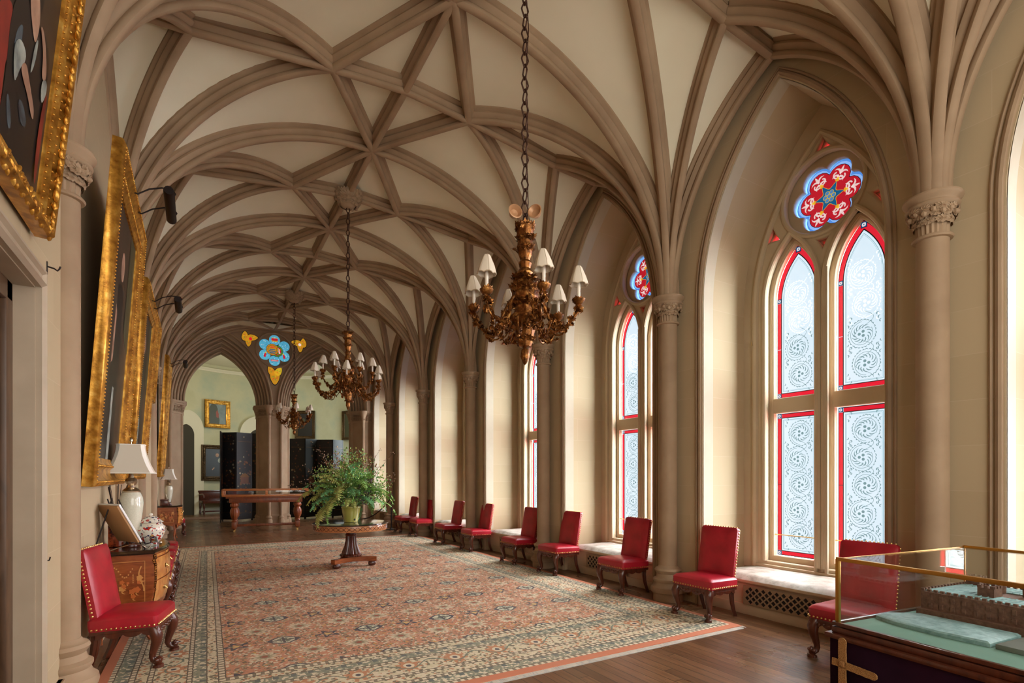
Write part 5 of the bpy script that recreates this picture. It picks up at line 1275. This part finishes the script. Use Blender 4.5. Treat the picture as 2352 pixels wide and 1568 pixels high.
def chandelier(name, loc, zb, R, arms, ztop, label, group, uplights=False, tiers=None, Hs=1.0, rot=0.0, seed=1):
    """zb = height of the bottom finial above the floor; the chain runs from the top cup to the vault"""
    q = random.Random(seed); r = tag(empty(name, (loc[0], loc[1], zb)), label, 'chandelier', group)
    H = Hs
    st = MB().lathe([(.0, 0), (.012, .01), (.035, .06), (.028, .11), (.012, .125), (.045, .135), (.06, .17), (.075, .25), (.095, .30), (.125, .335), (.13, .35), (.09, .36), (.08, .40), (.10, .46), (.10, .53), (.065, .60), (.05, .64), (.06, .67), (.04, .70), (.05, .74), (.035, .76), (.05, .80), (.06, .86), (.05, .92), (.065, .96), (.07, 1.0), (.03, 1.02)], 28, 0, Matrix.Diagonal((1, 1, H, 1)), flute=(9, .06))
    for z, rr_, n, s_ in ((.17, .05, 7, .04), (.25, .065, 8, .045), (.42, .085, 8, .05), (.52, .09, 8, .055), (.60, .06, 7, .05), (.82, .045, 7, .042), (.90, .045, 7, .042), (.97, .055, 9, .048)):
        leaf_ring(st, rr_, z * H, n, s_, q.uniform(-.5, .3), .8, q.uniform(0, 1), q)
    st.build('stem', BRONZE, r)
    cz_ = ztop - zb - .02
    ch = MB(); links(ch, 0, 1.0 * H, cz_); q2 = [(.012 * math.sin(t * 1.7) + .02, .012 * math.cos(t * 1.3), 1.0 * H + (cz_ - H) * t / 14) for t in range(15)]
    ch.tube(q2, .004, 5); ch.build('chain', IRONR, r)
    for i in range(arms):
        tier = tiers[i % len(tiers)] if tiers else (R, .30, .52)
        Ra, z1, z2 = tier; a = rot + 2 * PI * i / arms; A = MB(); z1 *= H; z2 *= H
        P = [(.06, z1 + .15), (.12, z1 + .20), (.17, z1 + .10), (Ra * .50, z1 - .03), (Ra * .68, z1 - .06), (Ra * .86, z1 - .01), (Ra * 1.0, z1 + .07), (Ra, z2 - .06)]
        W_ = []
        for k in range(len(P) - 1):
            for t_ in range(4): W_.append(Vector(P[k]).lerp(Vector(P[k + 1]), t_ / 4))
        W_.append(Vector(P[-1])); 
        for _ in range(2): W_ = [W_[0]] + [(W_[k - 1] + W_[k] * 2 + W_[k + 1]) / 4 for k in range(1, len(W_) - 1)] + [W_[-1]]
        RM_ = Matrix.Rotation(a, 4, 'Z'); pts = [RM_ @ Vector((p.x, .012 * math.sin(k * .8), p.y)) for k, p in enumerate(W_)]
        A.tube(pts, [.016 - .006 * k / len(pts) for k in range(len(pts))], 7)
        for k in range(8, len(pts), 2): tuft(A, pts[k], .036, q, 3)
        g0 = pts[int(len(pts) * .72)]; gl_ = [g0 + RM_ @ Vector((-.16 * t_ / 8, .03 * math.sin(t_), -.07 * math.sin(PI * t_ / 8) - .02 * t_ / 8)) for t_ in range(9)]
        A.tube(gl_, .005, 5)
        for p_ in gl_[1::2]: tuft(A, p_, .024, q, 2)
        # side scroll
        for s in (-1, 1):
            b0 = pts[len(pts) // 2]; sp = [b0 + RM_ @ Vector((.06 * t_ / 10 + .045 * math.cos(t_ * .55) - .045, s * (.03 * t_ / 5), .05 * math.sin(t_ * .55))) for t_ in range(11)]
            A.tube(sp, .007, 5); tuft(A, sp[-1], .03, q, 2)
        A.lathe([(.012, -.07), (.03, -.055), (.02, -.045), (.045, -.02), (.052, 0), (.03, .002)], 14, 0, RM_ @ XF((Ra, 0, z2 + .0)))
        leaf_ring(LR := MB(), .02, -.03, 6, .038, .2, .8, 0, q); A.add(LR.v, LR.f, 0, RM_ @ XF((Ra, 0, z2)))
        arm = A.build('arm', BRONZE, r)
        cd = MB().tube([RM_ @ Vector((Ra, 0, z2)), RM_ @ Vector((Ra, 0, z2 + .15))], .0135, 10).build('candle_tube', CANDLE, arm)
        tl = q.uniform(-.12, .12); s_ = MB(); small_shade(s_, RM_ @ XF((Ra, 0, z2 + .115), (tl, q.uniform(-.1, .1), 0)), h=.135, r1=.072); s_.build('candle_shade', [IVORY, IVORYT], arm)
    # hanging sprays below the arms
    sp_ = MB()
    for i in range(arms if arms < 8 else 6):
        a = rot + 2 * PI * (i + .5) / (arms if arms < 8 else 6); P = [Vector((.09 + .18 * t_ / 8, 0, (.34 - .16 * math.sin(PI * t_ / 9)) * H)) for t_ in range(9)]
        P = [Matrix.Rotation(a, 4, 'Z') @ p for p in P]; sp_.tube(P, .006, 5)
        for p in P[2::2]: tuft(sp_, p, .028, q, 2)
    sp_.build('leaf_spray', BRONZE, r)
    if uplights:
        for s in (-1, 1):
            M = Matrix.Rotation(-YAW, 4, 'Z') @ XF((s * .078, -.03, 1.10 * H), (math.radians(82), 0, s * math.radians(-22))); u = MB().lathe([(.02, -.05), (.03, -.045), (.052, .0), (.058, .012), (.05, .014), (.03, -.015), (.0, -.02)], 20, 0, M); u.build('uplight', mat('uplight_copper', S(196, 150, 110), .4, .3), r)
    return r
T1 = [(.43, .33, .50)]
chandelier('chandelier', (XC, 3.50), 2.47, .43, 6, 6.30, 'nearest gilt leaf chandelier with six shaded candles, hung highest in view on a long chain', 'gilt chandeliers down the hall', True, [(.42, .30, .45)], 1.08, -YAW - PI / 2 + math.radians(17), 1)
chandelier('chandelier', (XC, MID[2]), 2.72, .56, 12, 6.28, 'larger gilt leaf chandelier with twelve shaded candles above the fern table', 'gilt chandeliers down the hall', False, [(.58, .22, .36), (.40, .34, .50)], 1.32, .25, 2)
chandelier('chandelier', (XC, MID[4]), 2.68, .43, 6, 6.28, 'small farthest gilt chandelier hanging before the middle pier', 'gilt chandeliers down the hall', False, [(.43, .36, .52)], 1.05, .5, 3)
for i, (k, lb) in enumerate(((2, 'carved leaf boss on the vault above the twelve-light chandelier'), (4, 'carved leaf boss on the vault above the farthest chandelier'))):
    q = random.Random(30 + i); b = MB().lathe([(.05, -.18), (.10, -.16), (.15, -.10), (.16, -.02), (.12, .05)], 20)
    for z, rr_, n, s_ in ((-.02, .17, 14, .10), (-.08, .16, 13, .10), (-.14, .12, 11, .09)): leaf_ring(b, rr_, z, n, s_, -.9, -.9, q.uniform(0, 1), q)
    for j in range(26): a = q.uniform(0, 6.28); rr_ = q.uniform(.10, .19); b.ball((rr_ * math.cos(a), rr_ * math.sin(a), q.uniform(-.16, .0)), q.uniform(.018, .034), u=7, v=5)
    o = b.build('ceiling_boss', STONE, loc=(XC, MID[k], ZC + .02)); tag(o, lb, 'boss', 'carved bosses on the vault')

# ------------------------------------------------------------------ paintings
def rect_loops(mb, w, h, prof, M, m=0):    # prof: list of (inset from outer edge, height)
    vs = []
    for i_, z in prof: vs += [(-w / 2 + i_, i_, z), (w / 2 - i_, i_, z), (w / 2 - i_, h - i_, z), (-w / 2 + i_, h - i_, z)]
    mb.add(vs, [(k * 4 + j, k * 4 + (j + 1) % 4, (k + 1) * 4 + (j + 1) % 4, (k + 1) * 4 + j) for k in range(len(prof) - 1) for j in range(4)], m, M)
def beads(mb, w, h, ins, z, r, st, M, sq=(1, 1, 1), m=0, leafs=None, q=random):
    per = []
    for (x0, y0), (x1, y1) in (((-w / 2 + ins, ins), (w / 2 - ins, ins)), ((w / 2 - ins, ins), (w / 2 - ins, h - ins)), ((w / 2 - ins, h - ins), (-w / 2 + ins, h - ins)), ((-w / 2 + ins, h - ins), (-w / 2 + ins, ins))):
        l = math.hypot(x1 - x0, y1 - y0); n = max(1, int(l / st))
        for i in range(n): f = (i + .5) / n; per.append((lerp(x0, x1, f), lerp(y0, y1, f), math.atan2(y1 - y0, x1 - x0)))
    for x, y, a in per:
        if leafs:
            fl = q.choice((-1, 1))
            for k_, an in enumerate((-.75, -.1, .55)):
                l_ = leafs * q.uniform(.5, .75) * (1.15 if k_ == 1 else .9); aa = a + fl * (.5 + an)
                mb.ball((x + .7 * l_ * math.cos(aa), y + .7 * l_ * math.sin(aa), z + .1 * l_ * k_), l_, m, M @ Matrix.Translation((x, y, 0)) @ Matrix.Rotation(aa, 4, 'Z') @ Matrix.Translation((-x, -y, 0)) @ Matrix.Translation((.7 * l_ * (1 - math.cos(aa)), -.7 * l_ * math.sin(aa), 0)), (1, .34, .42), 8, 6)
        else: mb.ball((x, y, z), r, m, M, sq, 6, 4)
CANV = [mat('canvas_umber', rough=.45, fn=lambda: {'Base Color': ramp(noise(coord(), 2.2, 4), [(.3, S(44, 32, 24)), (.7, S(82, 64, 46))])}), mat('paint_crimson', rough=.45, fn=mottled(S(96, 24, 20), S(150, 50, 38), 4, 0)), mat('paint_black', S(26, 22, 22), .4), mat('paint_flesh', rough=.55, fn=mottled(S(140, 104, 84), S(184, 146, 120), 7, 0)), mat('paint_slate', rough=.55, fn=mottled(S(44, 48, 52), S(84, 96, 102), 9, 0)), mat('paint_white', rough=.55, fn=mottled(S(108, 116, 112), S(176, 180, 168), 8, 0)), mat('paint_rust', S(146, 66, 40), .45), mat('paint_sky', rough=.45, fn=mottled(S(96, 110, 108), S(130, 140, 132), 3, 0)), mat('paint_olive', S(66, 66, 44), .45)]
def painting(w, h, fw, M, label, shapes, ornate=1, group=None, frame_m=None, name='painting', deep=.09, tw_=None):
    q = random.Random(len(label)); r = tag(empty(name), label, 'painting', group); r.matrix_world = M
    I = Matrix.Identity(4); f = MB(); fm = frame_m or GILT
    pr = [(0, 0), (0, deep * .75), (.008, deep * .85), (fw * .12, deep), (fw * .2, deep * .95), (fw * .26, deep * .78), (fw * .40, deep * .55), (fw * .58, deep * .48), (fw * .66, deep * .62), (fw * .76, deep * .66), (fw * .84, deep * .5), (fw * .90, deep * .42), (fw, deep * .36), (fw, .01)]
    rect_loops(f, w, h, pr, I); f.box((0, h / 2, .008), (w - .01, h - .01, .012))
    o = f
    if ornate == 1: beads(o, w, h, fw * .72, deep * .66, fw * .055, .03, I, (1, 1, .8)); beads(o, w, h, fw * .16, deep * .98, fw * .04, .028, I)
    if ornate == 2: beads(o, w, h, fw * .55, deep * .62, fw * .05, .05, I); beads(o, w, h, fw * .9, deep * .45, fw * .05, .036, I); beads(o, w, h, fw * .12, deep * .7, 0, .045, I, leafs=fw * .27, q=q); beads(o, w, h, fw * .3, deep * .85, 0, .05, I, leafs=fw * .30, q=q)
    if ornate == 3: beads(o, w, h, fw * .45, deep * .7, 0, .06, I, leafs=fw * .4, q=q); beads(o, w, h, fw * .85, deep * .5, fw * .06, .035, I)
    f.build('frame', fm, r, ang=75)
    c = MB(); iw, ih = w - 2 * fw, h - 2 * fw
    c.flat(rect(-iw / 2 - .005, iw / 2 + .005, fw - .005, h - fw + .005), .016, 0)
    for k, (poly, mi) in enumerate(shapes):
        c.flat([(-iw / 2 + x * iw, fw + y * ih) for x, y in poly], .0166 + .0006 * k, mi)
    c.build('canvas', CANV, r, smooth=False); return r
def ell(cx, cy, rx, ry, n=18, rot=0): return [(cx + rx * math.cos(t) * math.cos(rot) - ry * math.sin(t) * math.sin(rot), cy + rx * math.cos(t) * math.sin(rot) + ry * math.sin(t) * math.cos(rot)) for t in [2 * PI * i / n for i in range(n)]]
def lean(x, y, z, deg): t = math.radians(deg); return frame((x, y, z), (0, 1, 0), (math.sin(t), 0, math.cos(t)), (math.cos(t), 0, -math.sin(t)))
def chaikin(P, n=2):
    for _ in range(n): P = [q for a, b in zip(P, P[1:] + P[:1]) for q in ((.75 * a[0] + .25 * b[0], .75 * a[1] + .25 * b[1]), (.25 * a[0] + .75 * b[0], .25 * a[1] + .75 * b[1]))]
    return P
lady = [([(0.629, 0.243), (0.707, 0.322), (0.732, 0.292), (0.729, 0.195), (0.718, 0.163), (0.727, 0.073), (0.711, 0)], 1) ,
([(0.712, 0.326), (0.799, 0.414), (0.858, 0.373), (0.926, 0.437), (1, 0.404), (1, 0.321), (1, 0.151), (0.939, 0), (0.74, 0), (0.711, 0), (0.727, 0.073), (0.729, 0.164)], 2) ,
([(0.755, 0.287), (0.789, 0.333), (0.794, 0.285), (0.784, 0.243), (0.752, 0.229)], 4) ,
([(0.743, 0.122), (0.768, 0.123), (0.799, 0.063), (0.773, 0.053)], 4) ,
([(0.81, 0.156), (0.851, 0.169), (0.894, 0.131), (0.847, 0.107)], 4) ,
([(0.796, 0.421), (0.852, 0.479), (0.88, 0.445), (0.889, 0.402), (0.876, 0.345), (0.845, 0.361)], 3) ,
([(0.873, 0.352), (0.893, 0.38), (0.89, 0.311), (0.871, 0.265), (0.864, 0.266)], 5) ,
([(0.746, 0.246), (0.78, 0.287), (0.824, 0.284), (0.823, 0.255), (0.8, 0.227), (0.782, 0.174), (0.768, 0.178)], 5) ,
([(0.799, 0.23), (0.828, 0.265), (0.863, 0.242), (0.907, 0.212), (0.922, 0.197), (0.925, 0.174), (0.907, 0.173), (0.867, 0.201), (0.826, 0.212)], 3) ,
([(0.89, 0.414), (0.912, 0.424), (0.945, 0.401), (0.985, 0.332), (0.943, 0.303), (0.936, 0.366), (0.91, 0.396)], 3) ,
([(0.943, 0.303), (0.987, 0.334), (0.994, 0.295), (0.962, 0.241)], 5) ,
([(0.987, 0.285), (1, 0.304), (1, 0.233), (1, 0.025), (0.98, 0.047), (0.969, 0.142), (0.974, 0.242)], 1) ]
lady = [(chaikin([(.62 + (x - .62) * .92, y) for x, y in p]), m) for p, m in lady]
lady = [(chaikin([(.0, 0), (.5, 0), (.6, .3), (.5, .8), (.2, 1), (0, 1)]), 1), (chaikin([(.62, .4), (.9, .4), (.86, .7), (.76, .95), (.66, .9)]), 2), (ell(.74, .92, .05, .03), 3)] + lady
painting(2.60, 2.15, .14, lean(WALLL + .02, 3.93 - 1.30, 2.95, 5.6), 'ornate gilt-framed full-length portrait with red drapery hung above the doorway', lady, 2, 'leaning gilt-framed portraits')
stand = [([(.3, 0), (.72, 0), (.66, .45), (.62, .72), (.40, .72), (.36, .4)], 2), (ell(.51, .80, .07, .06), 3), ([(.36, .62), (.42, .60), (.40, .40), (.34, .38)], 3), ([(.45, 0), (.55, 0), (.54, .3), (.47, .3)], 5), ([(.75, .55), (1, .5), (1, 1), (.75, 1)], 8)]
painting(2.10, 2.80, .24, lean(WALLL + .035, 6.28, 1.52, 4.0), 'tallest leaning gilt-framed portrait, nearest beyond the doorway column, above the cream lamp', stand, 1, 'leaning gilt-framed portraits')
painting(2.0, 2.55, .22, lean(WALLL + .035, 9.05, 1.56, 4.0), 'second tall leaning gilt-framed portrait along the left wall, above the row of red chairs', stand, 1, 'leaning gilt-framed portraits')
painting(1.1, 1.45, .14, lean(WALLL + .035, 11.75, 3.0, 4.5), 'smaller gilt-framed picture hung high beyond the second tall portrait, left wall', stand[:3], 1, 'leaning gilt-framed portraits')
painting(1.75, 2.75, .24, lean(WALLL + .035, 15.0, 1.58, 3.5), 'last tall leaning gilt-framed portrait above the far lamp chest', stand, 1, 'leaning gilt-framed portraits')
# picture lights on curved arms
PL = [('black tube picture light on two curved arms over the tallest near portrait', 6.28, 4.32, -.56, -.22, .68), ('black tube picture light on two curved arms over the second tall portrait', 9.05, 4.10, -.58, -.22, .60), ('black tube picture light on two curved arms over the last tall portrait', 15.0, 4.32, -.58, -.22, .6)]
for lb, y, z, x0, x1, ln in PL:
    e = tag(empty('picture_light', (0, y, z)), lb, 'picture light', 'picture lights over the portraits')
    MB().tube([(x1, -ln / 2 - .0, -.02), (x1, -ln / 2 + .02, -.02), (x1, ln / 2, -.02)], [.04, .046, .046], 14).build('lamp_tube', IRON, e)
    for s in (-1, 1): MB().tube([(x0, s * ln * .32, -.05), (x0 + .09, s * ln * .32, -.02 - .05), (x0 + .18, s * ln * .32, .0), (x0 + .28, s * ln * .32, .04), (x1 + .03, s * ln * .32, .045), (x1 + .05, s * ln * .32, .01), (x1 + .02, s * ln * .32, -.05)], .007, 6).build('arm', IRON, e)
tag(MB().tube([(-.80, 4.32, 2.86), (-.80, 4.32, 2.94)], .006).tube([(-.80, 4.32, 2.91), (-.765, 4.33, 2.905), (-.75, 4.335, 2.895), (-.74, 4.335, 2.91), (-.735, 4.335, 2.925)], .005, 6).build('wall_hook', IRON), 'small black iron hook on the wall between doorway and column', 'hook')
# pictures, chest and screens in the round room
BLKF = mat('black_gold_frame', rough=.35, metal=.5, fn=mottled(S(40, 28, 16), S(96, 70, 34), 30, .2, 60))
def hang(u, z, w, h, fw, label, shapes, orn, fm=None):
    # place on the round wall by its bearing
    painting(w, h, fw, round_frame(u, z, RR - .13), label, shapes, orn, 'pictures in the round room', fm)
sea = [([(0, 0), (1, 0), (1, 1), (0, 1)], 7), ([(.0, 0), (.6, 0), (.62, .2), (.55, .5), (.5, .8), (.42, .95), (.3, 1), (.15, 1), (0, .8)], 8), ([(.42, .35), (.55, .3), (.58, .5), (.48, .72), (.40, .6)], 6)]
DEG = lambda x: math.degrees(math.acos((x - RC.x) / RR))
hang(112, 3.66, 1.02, 1.18, .17, 'gilt-framed misty cliff picture on the round room wall, seen through the first arch', sea, 0)
hang(112.5, 1.42, 1.24, 1.50, .17, 'black-framed dark portrait behind the tall folding screen', [([(0, 0), (1, 0), (1, 1), (0, 1)], 2), (ell(.52, .78, .08, .07), 3), (ell(.66, .6, .12, .09, rot=.6), 5), ([(.3, .22), (.4, .3), (.38, .34), (.28, .26)], 3)], 3, BLKF)
hang(58, 3.30, .92, 1.28, .13, 'gilt and black framed dark portrait on the round room wall, through the second arch', [([(0, 0), (1, 0), (1, 1), (0, 1)], 2), (ell(.4, .7, .1, .1), 8)], 1, BLKF)
hang(22, 3.2, .9, 1.3, .13, 'gilt and black framed picture seen edge-on beside the window-wall pier, round room', [([(0, 0), (1, 0), (1, 1), (0, 1)], 8)], 1, BLKF)
e = tag(empty('settle'), 'dark carved wooden settle against the round room wall below the black-framed portrait', 'settle'); e.matrix_world = round_frame(112, 0, RR - .35) 
MB().bbox((0, .52, 0), (1.5, .12, .45), .01).bbox((0, .78, -.2), (1.5, .42, .05), .01).bbox((0, .96, -.2), (1.56, .08, .09), .02).bbox((0, .12, 0), (1.4, .06, .06), .01).build('seat_box', MAHOG, e)
for s in (-1, 1):
    for z_ in (-.18, .18): MB().tube([(s * .7, 0, z_), (s * .7, .1, z_), (s * .7, .2, z_), (s * .7, .3, z_), (s * .7, .5, z_)], [.035, .045, .025, .045, .035], 8).build('leg', MAHOG, e)
    MB().tube([(s * .72, .82, -.18), (s * .72, .84, .05), (s * .72, .78, .2), (s * .72, .70, .2)], .035, 8).build('arm_rest', MAHOG, e)
# round-room floor runner
tag(MB().bbox((0, 0, .006), (2.6, 1.3, .012), .003).build('runner_rug', mat('brown_rug', rough=.95, fn=mottled(S(84, 56, 46), S(138, 104, 88), 14, 0)), loc=(.3, 23.2, 0)), 'small brown patterned rug on the round room floor through the first arch', 'rug')
GOLDP = mat('gold_lacquer', S(120, 82, 44), .35, .4); REDP = mat('rust_lacquer', S(104, 52, 34), .4); PALEP = mat('pale_lacquer', S(170, 156, 126), .5)
def screen(pts, H, label, seed):
    q = random.Random(seed); e = tag(empty('folding_screen'), label, 'folding screen', 'black lacquer folding screens')
    for i in range(len(pts) - 1):
        a, b = Vector(pts[i]), Vector(pts[i + 1]); d = (b - a); w = d.length; d.normalize(); nrm = Vector((d.y, -d.x))
        M = frame((a.x, a.y, 0), (d.x, d.y, 0), (0, 0, 1), (nrm.x, nrm.y, 0)); p = MB().bbox((w / 2, H / 2 + .03, 0), (w - .012, H - .06, .025), .004, 0, M)
        p.bbox((.02, H / 2, .0), (.03, H, .034), .004, 0, M).bbox((w - .02, H / 2, 0), (.03, H, .034), .004, 0, M)
        o = MB()
        for k in range(48):
            x, y = q.uniform(.06, w - .06), q.choice((q.uniform(.2, H - .1), q.uniform(H * .35, H * .7))); s_ = q.uniform(.012, .04)
            o.flat([(x + s_ * (1 + .3 * math.cos(5 * t)) * math.cos(t), y + s_ * (1 + .3 * math.cos(5 * t)) * math.sin(t)) for t in [2 * PI * j / 15 for j in range(15)]], .0135 + .0002 * k, q.choice((0, 1, 1, 0, 2)), M)
        for yy in (.30, H - .32): o.flat(rect(.05, w - .05, yy, yy + .008), .0135, 0, M)
        x0 = w * .25; y0 = H * .42       # small gilded pavilion
        if i % 2 == 0:
            o.flat(rect(x0, x0 + w * .5, y0, y0 + .24), .028, 1, M); o.flat([(x0 - .04, y0 + .24), (x0 + w * .5 + .04, y0 + .24), (x0 + w * .38, y0 + .36), (x0 + w * .12, y0 + .36)], .028, 0, M)
            for j in range(6): o.flat(rect(x0 + w * .09 * j, x0 + w * .09 * j + .012, y0, y0 + .24), .0285, 0, M)
        p.add(o.v, []); p.f += [[k + len(p.v) - len(o.v) for k in f] for f in o.f]; p.m += [k + 1 for k in o.m]
        p.build('panel', [BLACK, GOLDP, REDP, PALEP], e, smooth=False)
    return e
screen([(.72, 20.70), (.80, 21.35), (1.22, 21.0), (1.75, 21.3), (2.2, 21.0)], 3.15, 'tall black lacquer folding screen standing in the first far arch behind the display table', 4)
screen([(2.55, 20.9), (3.0, 21.2), (3.5, 20.9), (4.0, 21.2), (4.5, 20.9), (4.95, 21.15)], 3.0, 'black lacquer folding screen standing in the second far arch behind the fern', 6)
# rope barrier by the last window
e = tag(empty('rope_post', (5.0, 15.35, 0)), 'black iron post with rope beside the farthest red chair', 'post')
MB().lathe([(.16, 0), (.16, .015), (.05, .03), (.018, .06), (.016, .95), (.028, .97), (.03, 1.0), (.016, 1.02), (.022, 1.05), (.0, 1.09)], 18).build('post', IRON, e)
MB().tube([(-.0 - .085 * t, .10 * t, .96 - .16 * t + .0095 * t * t) for t in range(13)], .016, 8).build('rope', IRON, e)
